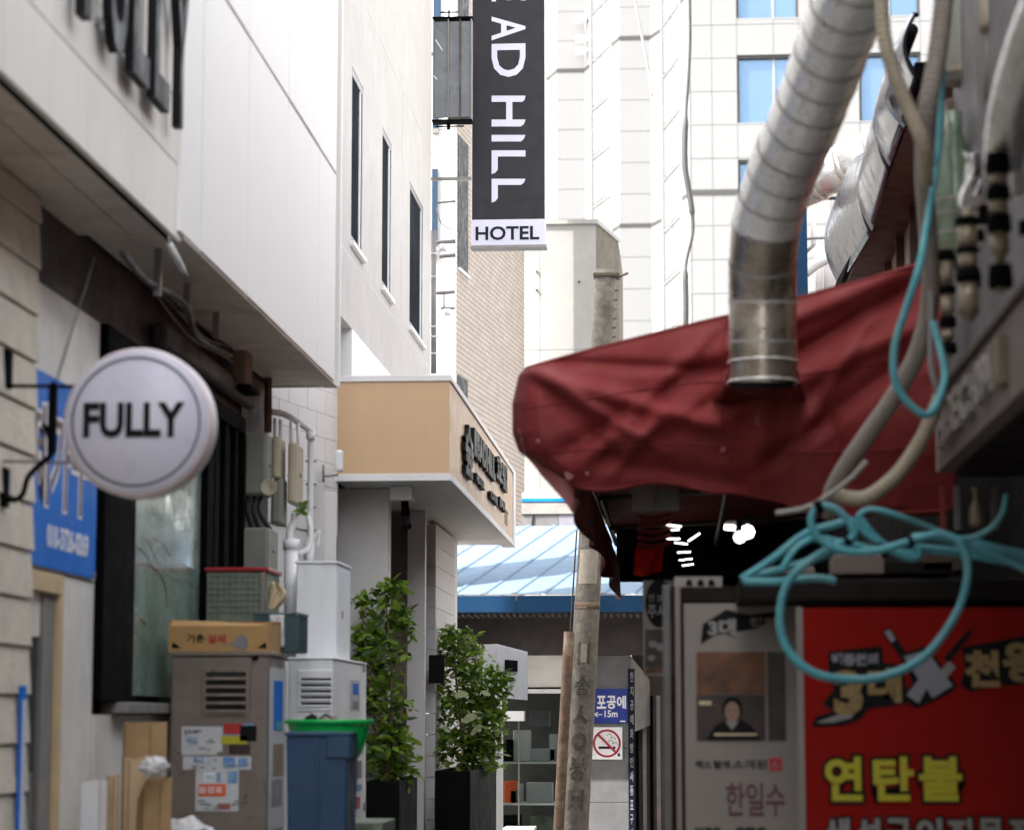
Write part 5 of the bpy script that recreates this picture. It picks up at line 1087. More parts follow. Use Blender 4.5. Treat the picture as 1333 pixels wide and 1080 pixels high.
# gap: bright wall strip, plant, cone
GW = tag(box('gap_wall', 'rear_white', None, at(858, 900, 36).x, at(885, 900, 36).x + .5, 36, 36.3, 0, 3.2, 0), 'bright white wall strip seen through the gap beside the stall post', 'wall')
RB = tag(MB().grid(lambda u, v: at(862 + 12 * u, 895 + 1, 20) + Vector((0, 0, 0)), 1, 1).build('x', 'rear_white'), 'x', 'x'); bpy.data.objects.remove(RB)
PL = thing('gap_plant', 'small green bush at the foot of the white wall in the gap', 'plant', (at(867, 1000, 33).x, 33, 0)); mb = MB()
for k in range(260):
    p = at(868 + random.gauss(0, 4), 1030 + random.uniform(-26, 30), 33 + random.uniform(-.2, .2)); rot = rnd_rot(); n0 = len(mb.v)
    for v in ((0, 0, 0), (.04, .02, 0), (.08, 0, 0), (.04, -.02, 0)): mb.v.append(tuple(p + rot @ Vector(v)))
    mb.f.append((n0, n0 + 1, n0 + 2, n0 + 3))
o = mb.build('foliage', 'leaf', PL); o['kind'] = 'stuff'; MB().tube([(PL.location.x, 33, 0), (PL.location.x, 33, .5)], .015, 6).build('stem', 'bark', PL)
cn = at(873, 1045, 24.9); TCn = thing('traffic_cone', 'orange traffic cone partly hidden by the stall post', 'traffic cone', (cn.x + .05, 24.9, 0))
lathe('cone', 'orange', TCn, (cn.x + .05, 24.9, 0), [(0, .03), (.15, .03), (.12, .2), (.03, cn.z), (0, cn.z + .01)], 20); lathe('reflective_band', 'white_ink', TCn, (cn.x + .05, 24.9, 0), [(.112, .28), (.086, .42)], 20)
box('base', 'orange', TCn, cn.x - .15, cn.x + .25, 24.7, 25.1, .004, .029, .006)
# ============================================================ RIGHT SIDE
RBD = thing('right_building', 'dim building on the right with curved glass balcony above a brown clad soffit', 'building', (2.5, 10, 0))
XR = .97
# tall mass, set back above the balcony
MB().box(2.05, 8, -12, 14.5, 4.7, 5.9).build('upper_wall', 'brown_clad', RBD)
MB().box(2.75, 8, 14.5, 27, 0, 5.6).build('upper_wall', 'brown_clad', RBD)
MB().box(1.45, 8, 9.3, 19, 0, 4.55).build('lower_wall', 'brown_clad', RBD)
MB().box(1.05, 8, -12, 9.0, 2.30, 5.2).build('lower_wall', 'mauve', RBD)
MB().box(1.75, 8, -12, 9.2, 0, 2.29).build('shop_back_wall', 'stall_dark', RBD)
XG = 1.2; zG = H + 2.65 * XG
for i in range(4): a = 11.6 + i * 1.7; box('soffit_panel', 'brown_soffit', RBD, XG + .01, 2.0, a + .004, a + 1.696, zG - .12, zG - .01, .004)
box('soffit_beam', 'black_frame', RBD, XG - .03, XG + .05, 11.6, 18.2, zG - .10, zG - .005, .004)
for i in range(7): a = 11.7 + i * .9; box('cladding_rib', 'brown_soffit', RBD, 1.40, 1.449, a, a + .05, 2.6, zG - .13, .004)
for (px, py) in ((1146, 260), (1137, 300), (1128, 330)): p = onx(px, py, XG + .08); box('hook', 'black_frame', RBD, p.x, p.x + .08, p.y, p.y + .08, p.z - .03, p.z + .03, .004)
# curved glass panels (outer outline wavy)
tops = [(1089, 268, 1137, 196), (1137, 192, 1160, 130), (1160, 112, 1178, 60), (1178, 90, 1196, 20)]
bots = [(1094, 372), (1137, 300), (1160, 215), (1178, 165), (1198, 100)]
for i in range(4):
    b0 = onx(*bots[i], XG); b1 = onx(*bots[i + 1], XG); t0 = onx(tops[i][0], tops[i][1], XG - .03); t1 = onx(tops[i][2], tops[i][3], XG - .03)
    def fn(u, v, b0=b0, b1=b1, t0=t0, t1=t1): q = b0.lerp(b1, u).lerp(t0.lerp(t1, u) + Vector((0, 0, .10 * math.sin(3.14 * u))), v); return q + Vector((-.09 * math.sin(v * 3.0) * (1 - .3 * u), 0, 0))
    g_ = MB().grid(fn, 10, 12).build('balcony_glass', 'awn_glass', RBD, True, solid=.012)
    MB().tube([fn(0, k / 12) for k in range(13)] + [fn(k / 10, 1) for k in range(1, 11)], .012, 8).build('edge_seal', 'black_frame', g_, True)
tag(MB().tube([at(1186, 38, 12.5), at(1168, 86, 12.8)], .04, 10).build('bar_lamp', 'black_frame', None, True), 'short black bar fixture tilted beside the curved balcony glass', 'fixture')
# second duct
D2 = thing('rear_duct', 'second metal duct crossing level behind the large duct and the balcony glass', 'duct', at(1090, 215, 17.5))
pA, pB = at(1025, 250, 17.6), at(1140, 198, 17.2)
for k in range(3):
    a = pA.lerp(pB, k / 3); b = pA.lerp(pB, (k + 1) / 3 - .01); MB().tube([a, b], .165 - .003 * (k % 2), 28).build('duct_section', 'duct', D2, True); MB().tube([b, b + (pB - pA).normalized() * .03], .172, 28).build('seam_ring', 'duct', D2, True)
# blue column + pale rack beyond
BC = thing('blue_column', 'dark blue steel column behind the large duct above the awning', 'column', (at(1045, 300, 19).x, 19, 0)); a = at(1038, 420, 19); b = at(1050, 262, 19)
box('shaft', 'blue_trim', BC, a.x, b.x, 19, 19.1, 0, b.z, .004); box('cap', 'blue_trim', BC, a.x - .02, b.x + .02, 18.98, 19.12, b.z + .001, b.z + .03, .004)
RK = thing('pipe_rack', 'white pipes and brackets clustered between the blue column and balcony glass', 'pipe', at(1070, 340, 19.5))
MB().tube(spline([at(1048, 355, 19.4), at(1062, 344, 19.4), at(1078, 335, 19.4), at(1088, 322, 19.4)], 6), .045, 12).build('pipe', 'pvc', RK, True)
MB().tube([at(1066, 320, 19.6), at(1066, 400, 19.6)], .03, 10).build('pipe', 'pvc', RK, True); MB().tube([at(1080, 312, 19.6), at(1080, 400, 19.6)], .05, 10).build('pipe', 'trim', RK, True)
MB().tube([at(1048, 311, 19.5), at(1092, 308, 19.5)], .012, 8).build('bracket', 'grey_frame', RK, True); MB().tube([at(1058, 262, 19.7), at(1059, 320, 19.7)], .02, 8).build('pipe', 'trim', RK, True); MB().tube([at(1062, 258, 19.7), at(1098, 258, 19.7)], .015, 8).build('bracket', 'cable', RK, True)
MB().tube([at(1047, 330, 19.35), at(1060, 318, 19.35)], .014, 8).build('bracket', 'grey_frame', RK, True)
# ------------------------------------------------ red awning
YA = 10.0
AW = thing('red_awning', 'wrinkled dark red tarpaulin awning spread over the stall from the right wall', 'awning', at(960, 560, YA))
def lerp_pts(pts, t):
    for (a, b) in zip(pts, pts[1:]):
        if t <= b[0]: f_ = (t - a[0]) / (b[0] - a[0]); f_ = f_ * f_ * (3 - 2 * f_) if len(a) > 2 else f_; return a[1] + (b[1] - a[1]) * f_
    return pts[-1][1]
topc = [(0, 480), (.06, 470), (.17, 453), (.42, 418), (.5, 408), (.66, 384), (.8, 362), (.93, 340), (1.0, 330)]
botc = [(0, 632), (.12, 636), (.3, 634), (.42, 640), (.5, 655), (.62, 668), (.72, 672), (.85, 676), (1, 660)]
leftc = [(0, 684), (.06, 676), (.3, 668), (.55, 668), (.70, 676), (.82, 698), (1, 742)]
def fold(px, py):
    d = 0
    def ridge(x0, y0, ang_, w_, l_, a_):
        ca, sa = math.cos(ang_), math.sin(ang_); u = (px - x0) * ca + (py - y0) * sa; v = -(px - x0) * sa + (py - y0) * ca
        if u < -30 or u > l_ + 30: return 0
        e = max(0, min(1, (u + 30) / 60)) * max(0, min(1, (l_ + 30 - u) / 60)); return a_ * e * math.exp(-(v / w_) ** 2)
    d += ridge(690, 480, .55, 9, 190, -.045) + ridge(690, 485, .28, 11, 260, -.05) + ridge(690, 480, .80, 12, 170, .035) + ridge(700, 470, .05, 8, 260, .03)
    d += ridge(1180, 350, 2.72, 13, 300, -.055) + ridge(1190, 372, 2.62, 10, 330, .05) + ridge(1200, 420, 2.70, 14, 300, -.05) + ridge(1190, 460, 2.5, 12, 260, .04) + ridge(1140, 400, 2.1, 10, 200, -.03)
    d += ridge(930, 430, 2.35, 10, 240, -.04) + ridge(945, 460, 2.6, 14, 260, .045) + ridge(960, 510, 2.75, 12, 200, -.03) + ridge(880, 520, 2.3, 9, 140, -.03)
    d += ridge(1000, 520, 1.75, 16, 130, -.03) + ridge(1060, 500, 1.2, 14, 160, .035) + ridge(760, 590, .2, 15, 240, .035)
    d *= .62; d += .022 * noise.noise(Vector((px * .007, py * .010, 3))) + .004 * noise.noise(Vector((px * .03 + py * .02, py * .04, 1)))
    return d
def awn(u, v):
    lx = lerp_pts(leftc, v); px = lx + (1245 - lx) * u; ty = lerp_pts(topc, u); by = lerp_pts(botc, u)
    py = ty + (by - ty) * v
    edge = min(1, u / .06); bul = -.10 * math.sin(3.14 * min(1, v)) * edge
    Y = YA + .18 * (1 - u) + bul + fold(px, py) * 1.5 + .22 * (1 - min(1, u / .035)) ** 2
    if u > .985: Y += 0
    sag = 5 * math.sin(u * 21) * (v > .97)
    return at(px, py + sag, Y)
MB().grid(awn, 150, 70).build('front_sheet', 'tarp', AW, True, solid=.004)
# roof sheet behind the front one, and its left valance
def roof(u, v):
    p = awn(u, 0.0); Y = p.y + .03 + v * 9.6; xl_ = -.62 + .14 * v
    x = p.x if u > .1 else p.x + (xl_ - p.x) * (1 - u / .1) * v; return Vector((x, Y, p.z + .01 - .03 * v - max(0, p.z - 2.95) * v * .8 + .03 * math.sin(v * 14) * math.sin(u * 6 + 1)))
MB().grid(roof, 24, 40).build('roof_sheet', 'tarp', AW, True, solid=.004)
def val(u, v):
    Y = YA + .25 + u * 9.6; x = -.47 + .03 * math.sin(u * 31) * v + (.0 if v > .5 else -.10 * (1 - 2 * v)); z = 2.88 - (2.88 - (2.34 + .03 * math.sin(u * 20))) * v; return Vector((x, Y, z))
MB().grid(val, 60, 8).build('side_valance', 'tarp', AW, True, solid=.004)
def flap(u, v):
    inn = awn(0.012, .55 + .45 * u); return inn + Vector((.012 * v * (1 - u), -.03 - .02 * math.sin(u * 9), .012 - v * (.025 + .11 * u * u)))
MB().grid(flap, 24, 6).build('loose_hem', 'tarp_pale', AW, True, solid=.003)
for (px, py, r_) in ((694, 561, 4), (735, 606, 8), (943, 575, 4), (988, 540, 6), (760, 605, 3)):
    p0_ = at(px, py, 9.75); 
    # small pale patch glued on the sheet: find sheet depth nearby
    best = min((awn(i / 150, j / 70) for i in range(0, 151, 2) for j in range(0, 71, 2)), key=lambda q: (q.x - p0_.x) ** 2 + (q.z - p0_.z) ** 2)
    mb = MB(); pts_ = []
    for k in range(9): t = k / 9 * 6.283; q = r_ * random.uniform(.6, 1.1) / F * 9.8; pts_.append((p0_.x + q * math.cos(t), best.y - .02, p0_.z + q * math.sin(t) * (1.6 if px == 988 else 1)))
    mb.prism(pts_, (0, .004, 0)).build('patch', 'tarp_patch', AW)
# seams, hem, eyelets and ties
def lift(p, d=.006): return Vector((p.x, p.y - d, p.z))
for vv in (.36, .72): MB().tube([lift(awn(u_ / 60, vv)) for u_ in range(0, 59)], .0035, 5).build('seam', 'tarp', AW, True)
MB().tube([lift(awn(.47, v_ / 30)) for v_ in range(31)], .0035, 5).build('seam', 'tarp', AW, True)
MB().tube([lift(awn(u_ / 70, .985), .003) for u_ in range(0, 70)], .008, 6).build('hem', 'tarp', AW, True)
MB().tube([lift(awn(u_ / 70, .004), .003) for u_ in range(0, 70)], .007, 6).build('hem', 'tarp', AW, True)
# frame of the awning
for (x_, y0_, y1_) in ((-.5, 10.3, 19.6), (.3, 10.3, 19.6)): MB().tube([(x_, y0_, 2.80), (x_, y1_, 2.80)], .018, 8).build('frame_tube', 'post', AW, True)
for y_ in (10.6, 12.8, 15.2, 17.6): MB().tube([(-.5, y_, 2.78), (1.4, y_, 2.86)], .016, 8).build('frame_tube', 'post', AW, True)
# awning interior items
IT = thing('hanging_board', 'pale grey board hung under the front edge of the red awning', 'board', at(850, 655, 10.5)); 
a = at(823, 665, 10.5); b = at(884, 628, 10.5); box('panel', 'board', IT, a.x, at(852, 650, 10.5).x, 10.5, 10.52, a.z, b.z, .003); box('panel', 'post', IT, at(852.5, 650, 10.5).x, b.x, 10.51, 10.53, at(860, 664, 10.5).z, at(860, 636, 10.5).z, .003)
tag(MB().grid(lambda u, v: at(828 + 36 * u - 3 * v, 711 + 36 * v + 3 * math.sin(u * 5), 12.5 + .05 * math.sin(u * 7 + v * 2)), 16, 10).build('red_flag', 'lantern', None, True, solid=.003), 'bright red fabric flap hanging in the dark under the awning, left of the LED tubes', 'cloth')
for k in range(5):
    y_ = 672 + k * 9; MB_ = MB().tube(spline([at(832, y_, 12.2), at(850, y_ + 3, 12.3), at(872, y_ - 2, 12.4)], 6), .012, 8).build('red_tube', 'tarp', None, True); tag(MB_, ['topmost', 'second', 'middle', 'fourth', 'lowest'][k] + ' dark red cloth strip bunched above the red fabric flap', 'cloth', 'red cloth strips under the awning')
leds = [((868, 683), (887, 685)), ((866, 690), (884, 689)), ((868, 701), (885, 701)), ((878, 706), (895, 708)), ((882, 719), (899, 718)), ((884, 729), (901, 727)), ((888, 736), (903, 734)), ((896, 704), (911, 694))]
for i, (a, b) in enumerate(leds):
    Yl = 12.4 + i * .45 if i < 7 else 13
    t = thing('tube_lamp', ['topmost and nearest', 'second', 'third', 'fourth', 'fifth', 'sixth', 'lowest and farthest', 'slanting'][i] + ' lit LED tube ' + ('in' if i < 7 else 'beside') + ' the row hanging under the red awning', 'lamp', at(*a, Yl), 'short LED tubes under the awning' if i < 7 else None)
    MB().tube([at(*a, Yl), at(*b, Yl)], 0.8 / F * Yl, 8).build('tube', 'led', t, True); e = at(*a, Yl); f_ = at(*b, Yl); MB().tube([e + Vector((0, 0, .012)), f_ + Vector((0, 0, .012))], .006, 6).build('holder', 'black_frame', t, True)
for i, (px, py, r_, lb) in enumerate(((963, 699, 8, 'left round lit bulb of the pair under the awning'), (973, 692, 9.5, 'right, larger round lit bulb of the pair under the awning'))):
    t = thing('bulb', lb, 'lamp', at(px, py, 11.4)); c0 = at(px, py, 11.4 + .08 * i); rr = r_ / F * 11.4
    lathe('globe', 'led', t, tuple(c0), [(0, -rr), (rr * .7, -rr * .7), (rr, 0), (rr * .7, rr * .7), (0, rr)], 20); MB().tube([c0 + Vector((0, 0, rr)), c0 + Vector((0, 0, rr + .05))], .012, 8).build('socket', 'black_frame', t, True)
t = thing('strip_lamp', 'small rectangular lit lamp left of the round bulbs', 'lamp', at(950, 688, 11.6)); MB().tube([at(943, 686, 11.6), at(957, 687, 11.6)], .012, 8).build('tube', 'led', t, True); a = at(944, 684, 11.62); b = at(958, 678, 11.62); box('holder', 'post', t, a.x, b.x, 11.6, 11.64, a.z + .004, b.z, .002)
# ------------------------------------------------ stall under the awning
YK = 9.5
ST = thing('market_stall', 'dark market stall under the awning with a grey front post and shelf beam', 'stall', (.5, 12, 0))
x0_ = at(888, 900, YK).x
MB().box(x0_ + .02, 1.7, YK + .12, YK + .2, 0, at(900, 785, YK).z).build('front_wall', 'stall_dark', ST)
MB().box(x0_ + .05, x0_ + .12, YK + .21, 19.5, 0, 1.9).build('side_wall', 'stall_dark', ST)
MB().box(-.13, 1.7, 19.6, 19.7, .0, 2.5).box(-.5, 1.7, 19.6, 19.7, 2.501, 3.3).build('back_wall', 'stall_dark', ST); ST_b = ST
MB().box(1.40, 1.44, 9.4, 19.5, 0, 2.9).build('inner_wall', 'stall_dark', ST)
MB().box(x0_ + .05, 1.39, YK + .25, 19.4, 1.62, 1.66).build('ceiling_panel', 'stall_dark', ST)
a = at(864, 1000, YK).x; b = at(888, 1000, YK).x
for (q0, q1, m, dy) in ((a, a + (b - a) * .45, 'post', 0), (a + (b - a) * .47, a + (b - a) * .66, 'stall_dark', .02), (a + (b - a) * .68, b, 'brown_wall', .0)): box('front_post', m, ST, q0, q1, YK - .05 + dy, YK + .10, 0, at(870, 762, YK).z, .006)
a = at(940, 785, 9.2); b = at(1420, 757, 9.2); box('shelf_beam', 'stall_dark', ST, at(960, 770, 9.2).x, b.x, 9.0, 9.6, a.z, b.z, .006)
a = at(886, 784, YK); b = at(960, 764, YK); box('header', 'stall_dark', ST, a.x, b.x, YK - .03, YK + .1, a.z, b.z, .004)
for (p0_, p1_, m) in (((1085, 752), (1150, 722), 'brown_wall'), ((1150, 752), (1240, 730), 'stall_dark'), ((1200, 748), (1262, 716), 'brown_soffit'), ((1000, 752), (1060, 738), 'brown_wall')):
    a = at(p0_[0], p0_[1], 9.15); b = at(p1_[0], p1_[1], 9.15); tag(box('storage_box', m, None, a.x, b.x, 9.12, 9.4, a.z + .012, b.z, .006), {1085: 'brown box in shadow on the stall beam, second from the left', 1150: 'black box in the middle of the stall beam', 1200: 'dark brown box at the right of the stall beam', 1000: 'low brown box leftmost on the stall beam'}[p0_[0]], 'box')
sh_ = thing('small_shelf_sign', 'small pale strip with dark round shapes above the stall header', 'sign', at(910, 760, 9.6)); rectpx('panel', 'board_white', sh_, 878, 750, 940, 765, 9.6, .01)
for px in (897, 912, 926): c0 = at(px, 762, 9.6); MB().prism([(c0.x + 4.5 / F * 9.6 * math.cos(t), 9.598, c0.z + 8.5 / F * 9.6 * math.sin(t)) for t in [k * math.pi / 8 for k in range(9)]], (0, -.003, 0)).build('dark_shape', 'ink', sh_)
# hanging small sign at left of post
HSn = thing('oval_menu_sign', 'small hanging sign with black oval lettering over a dark food picture left of the post', 'sign', at(856, 878, 11)); YQ = 11.0
rectpx('panel', 'menu_board', HSn, 837.5, 755, 880, 879, YQ, .03, .002)
c0 = at(858, 785, YQ); MB().prism([(c0.x + 18 / F * YQ * math.cos(t), YQ - .001, c0.z + 31 / F * YQ * math.sin(t)) for t in [k * math.pi / 16 for k in range(32)]], (0, -.003, 0)).build('oval', 'ink', HSn)
textpx('lettering', '연 2대', 'grey_ink', HSn, 844, 773, 868, 783, YQ - .004, .002, .01); textpx('lettering', '주사', 'grey_ink', HSn, 843, 786, 868, 804, YQ - .004, .002, .02)
rectpx('picture', 'picture_dark', HSn, 840, 819, 872, 868, YQ - .004, .002); rectpx('picture', 'picture_warm', HSn, 840, 868.5, 872, 876, YQ - .004, .002)
for (px, py, r_) in ((850, 838, 6), (861, 842, 7), (848, 856, 5)): c0 = at(px, py, YQ - .006); MB().prism([(c0.x + r_ / F * YQ * math.cos(t), YQ - .006, c0.z + r_ * .8 / F * YQ * math.sin(t)) for t in [k * .6283 for k in range(10)]], (0, -.001, 0)).build('picture_detail', 'grey_cable', HSn)
# menu board
YM = 9.45
MN = thing('menu_board', 'tall grey-white menu panel with dark photos and brush lettering beside the red banner', 'sign', at(960, 1080, YM)); MN_ = MN
rectpx('panel', 'menu_board', MN, 893, 785, 1043, 1130, YM, .02, .002)
def mt(s, x0_, y0_, x1_, y1_, m='ink', b_=.03, g_=0, d_=.002): return textpx('lettering', s, m, MN, x0_, y0_, x1_, y1_, YM - .001, d_, b_, g_)
MB().prism([at(912, 838, YM - .001), at(930, 826, YM - .001), at(985, 818, YM - .001), at(1020, 800, YM - .001), at(1020, 795, YM - .001), at(975, 800, YM - .001), at(945, 793, YM - .001), at(915, 812, YM - .001)], (0, -.002, 0)).build('logo_shadow', 'ink', MN)
mt('3대', 922, 805, 958, 828, 'grey_ink', .05, 0, .004); mt('천왕', 975, 803, 1012, 815, 'brown_box', .03, 0, .004)
rectpx('picture', 'picture_warm', MN, 907, 848, 996, 903, YM - .003, .002); rectpx('picture', 'picture_dark', MN, 907, 904, 996, 964, YM - .003, .002); rectpx('picture', 'picture_dark', MN, 1000, 848, 1022, 964, YM - .003, .002)
c0 = at(953, 922, YM - .004); pr = F / YM
MB().prism([(c0.x + 13 / pr * math.cos(t), YM - .004, c0.z + 16 / pr * math.sin(t)) for t in [k * .3927 for k in range(16)]], (0, -.002, 0)).build('picture_hair', 'ink', MN)
MB().prism([(c0.x + 9.5 / pr * math.cos(t), YM - .0065, c0.z - 4 / pr + 13 / pr * math.sin(t)) for t in [k * .3927 for k in range(16)]], (0, -.001, 0)).build('picture_face', 'skin', MN)
MB().prism([at(920, 962, YM - .004), at(930, 945, YM - .004), at(945, 936, YM - .004), at(965, 936, YM - .004), at(980, 946, YM - .004), at(990, 962, YM - .004)], (0, -.0015, 0)).build('picture_body', 'ink', MN)
for dx in (-4, 4): MB().prism([(c0.x + (dx + 1.6 * math.cos(t)) / pr, YM - .0078, c0.z + (-2 + .8 * math.sin(t)) / pr) for t in [k * 1.047 for k in range(6)]], (0, -.0005, 0)).build('picture_eye', 'ink', MN)
MB().prism([(c0.x + 3.2 * math.cos(t) / pr, YM - .0078, c0.z + (-10 + .8 * math.sin(t)) / pr) for t in [k * 1.047 for k in range(6)]], (0, -.0005, 0)).build('picture_mouth', 'red_ink', MN)
MB().prism([at(944, 938, YM - .0058), at(953, 950, YM - .0058), at(962, 938, YM - .0058)], (0, -.0008, 0)).build('picture_collar', 'grey_ink', MN)
rectpx('picture_text', 'cloth_beige', MN, 910, 912, 926, 917, YM - .0045, .001); rectpx('picture_text', 'cloth_beige', MN, 930, 954, 985, 957, YM - .0075, .001)
mt('백스', 906, 989, 926, 1000, 'ink', .02); mt('텀에', 929, 989, 950, 1000, 'ink', .02); mt('소개된', 954, 988, 998, 1000, 'ink', .01); rectpx('stamp', 'red_ink', MN, 1001, 986, 1018, 1003, YM - .003, .002); mt('스', 1005, 990, 1014, 999, 'grey_ink', .02, 0, .006)
mt('한일수', 945, 1018, 1022, 1062, 'maroon_ink', .015); mt('KBS', 905, 1076, 938, 1090, 'ink', .04); mt('SBS', 958, 1076, 998, 1090, 'ink', .04)
# red banner
YB_ = 9.0
RBn = thing('red_banner', 'deep red banner with yellow Korean letters and crossed cleavers logo', 'banner', at(1190, 1080, YB_))
rectpx('sheet', 'banner_red', RBn, 1045, 790, 1420, 1130, YB_, .02, .002); rectpx('hem', 'menu_board', RBn, 1041, 790, 1044.8, 1130, YB_ - .002, .02, .001)
def bt(s, x0_, y0_, x1_, y1_, m, b_=.04, g_=0, d_=.004, dy=0): return textpx('lettering', s, m, RBn, x0_, y0_, x1_, y1_, YB_ - .001 - dy, d_, b_, g_)
for ch, xa_, xb_ in (('연', 1074, 1123), ('탄', 1137, 1190), ('불', 1197, 1253)):
    bt(ch, xa_, 984, xb_, 1042, 'ink', .105, .011, .002); bt(ch, xa_, 984, xb_, 1042, 'yellow_ink', .035, 0, .004)
for k, ch in enumerate('생선구이전문점'):
    xa_ = 1073 + k * 40; bt(ch, xa_, 1064, xa_ + 34, 1103, 'ink', .10, .009, .002); bt(ch, xa_, 1064, xa_ + 34, 1103, 'grey_ink', .045, 0, .004)
def bpoly(nm, m, pts, k=0): MB().prism([at(x, y, YB_ - .001 - .002 * k) for x, y in pts], (0, -.002, 0)).build(nm, m, RBn)
# logo
bpoly('logo_outline', 'ink', [(1078, 848), (1148, 840), (1150, 862), (1176, 866), (1182, 915), (1130, 922), (1120, 936), (1095, 944), (1056, 945), (1062, 932), (1085, 925), (1070, 916), (1085, 898), (1078, 870)])
bt('백종원의', 1083, 850, 1143, 866, 'silver_ink', .05, 0, .003, .003)
bt('3', 1086, 872, 1124, 930, 'gold_ink', .06, 0, .003, .003); bt('대', 1130, 868, 1174, 914, 'gold_ink', .05, 0, .003, .003)
bpoly('logo_swash', 'grey_cable', [(1062, 940), (1090, 930), (1118, 920), (1108, 934), (1085, 940)], 1.6)
def cleaver(x0_, y0_, x1_, y1_, bx, by, ang_, lb):
    pass
bpoly('cleaver_handle', 'ink', [(1148, 822), (1158, 816), (1182, 852), (1174, 858)], 1); bpoly('cleaver_handle', 'silver_ink', [(1151, 822), (1158, 819), (1166, 832), (1160, 836)], 2)
bpoly('cleaver_handle', 'ink', [(1268, 818), (1258, 822), (1228, 856), (1236, 862)], 1)
bpoly('cleaver_outline', 'ink', [(1170, 852), (1206, 840), (1246, 892), (1232, 904), (1192, 922), (1174, 906), (1188, 888)], .6)
bpoly('cleaver_blade', 'silver_ink', [(1176, 854), (1206, 846), (1240, 892), (1214, 908), (1206, 896), (1196, 915), (1180, 904), (1196, 884)], 2)
bpoly('cleaver_blade', 'grey_ink', [(1224, 872), (1236, 860), (1244, 868), (1232, 882)], 1.5)
bpoly('logo_outline', 'ink', [(1252, 842), (1340, 826), (1420, 820), (1420, 885), (1300, 892), (1262, 900), (1250, 890), (1256, 868)])
bt('천', 1256, 846, 1302, 894, 'gold_ink', .05, 0, .003, .003); bt('왕', 1306, 834, 1362, 888, 'gold_ink', .05, 0, .003, .003)
# ------------------------------------------------ right sign board with raised letters
WS = thing('wall_sign_board', 'grimy brown-grey sign board with raised pale letters along the right wall', 'sign', (XR, 8, 2.3))
yS0, yS1 = onx(1400, 400, XR).y, onx(1221, 600, XR).y; zS0 = onx(1222, 613, XR).z; zS1 = onx(1216, 528, XR).z
box('board', 'board', WS, XR, XR + .06, yS0, yS1, zS0, zS1, .004)
box('top_rail', 'brown_soffit', WS, XR - .02, XR + .07, yS0, yS1, zS1 + .001, zS1 + .022, .003); box('end_cap', 'conduit_b', WS, XR - .004, XR + .062, yS1 + .001, yS1 + .03, zS0 + .0, zS1, .003)
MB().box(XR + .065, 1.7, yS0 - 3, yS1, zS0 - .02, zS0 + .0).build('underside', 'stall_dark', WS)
for s_, pa, pb_ in (('HBE', 1226, 1256), ('C', 1256, 1270), ('·', 1271, 1276), ('094', 1277, 1302), ('1', 1306, 1312)):
    ya_, yb__ = onx(pb_, 500, XR).y, onx(pa, 500, XR).y
    hh_ = (zS1 - zS0)
    text('letter', s_, 'board_white' if s_ != '1' else 'fitting', WS, (XR - .001, yb__, zS0 + hh_ * (.25 if s_ != '·' else .45)), (0, -1, 0), (0, 0, 1), abs(yb__ - ya_), hh_ * (.55 if s_ != '·' else .12), .025, .04)
# fittings on the wall above the sign: valve stacks
def stack(label, px, pts, Y, r_):
    t = thing('valve_stack', label, 'valve', at(px, pts[0][0], Y), 'valve stacks on the right wall')
    lo = at(px, pts[-1][1] + 6, Y); hi = at(px, pts[0][0] - 10, Y); MB().tube([(lo.x, Y, lo.z), (lo.x, Y, hi.z)], r_ * .55, 14).build('riser', 'fitting', t, True)
    for i, (a, b) in enumerate(pts):
        A = at(px, b, Y); B = at(px, a, Y); lathe('coupling' if i % 2 else 'valve_body', 'fitting' if i % 2 else 'black_frame', t, (lo.x, Y, A.z), [(0, 0), (r_ * (1 if i % 2 else 1.25), 0), (r_ * (1.05 if i % 2 else 1.35), (B.z - A.z) * .3), (r_ * (1 if i % 2 else 1.2), B.z - A.z), (0, B.z - A.z)], 18)
    return t
stack('largest dark valve stack at the upper right, beside the shiny foil', 1303, [(200, 226), (228, 240), (243, 260), (262, 278), (280, 302), (306, 330), (345, 375)], 6.6, .026)
stack('middle valve stack, directly left of the largest', 1262, [(283, 292), (294, 322), (324, 328), (330, 348), (350, 366), (368, 410)], 7.6, .030)
stack('small valve stack nearest the beige conduits', 1235, [(326, 338), (340, 368), (372, 382), (386, 408), (412, 426), (430, 442), (446, 460)], 8.3, .022)
# wiring plate behind the stacks
JB = thing('fitting_plate', 'mauve-grey plate with small brackets behind the valve stacks', 'plate', (1.02, 8, 3)); 
for i in range(3): box('plate', 'mauve', JB, 1.0, 1.04, 6.2 + i * .95, 6.2 + i * .95 + .94, zS1 + .04, zS1 + .04 + (.75 - .06 * i), .005)
for k in range(12):
    y_ = random.uniform(6.6, 8.9); z_ = zS1 + random.uniform(.1, .6); box('clip', random.choice(['fitting', 'brown_wall', 'board_white', 'black_frame']), JB, .97, .999, y_, y_ + .04, z_, z_ + random.uniform(.03, .09), .004)
# shiny foil-wrapped elbow, tank, boxes, green bottle crate
FO = thing('foil_duct', 'bright crumpled foil-wrapped duct leaning in from the upper right corner', 'duct', at(1320, 160, 6.5))
MB().tube(spline([at(1400, -60, 6.2), at(1352, 40, 6.4), at(1318, 140, 6.6), at(1306, 215, 6.7)], 10), 0, 28, rf=lambda q: .085 - .03 * q).build('wrapped_tube', 'foil', FO, True)
FO2 = thing('foil_strip', 'small bright foil strip curling left of the valve stacks', 'foil', at(1270, 210, 7.8)); 
MB().grid(lambda u, v: at(1252 + 34 * u + 5 * math.sin(6 * v), 195 + 80 * v + 5 * math.sin(5 * u), 7.9 + .03 * math.sin(u * 12 + v * 4)), 14, 16).build('strip', 'foil', FO2, True, solid=.002)
TKn = thing('grey_tank', 'large grey-green upright tank hanging into the top right of the view', 'tank', at(1252, 0, 8.8))
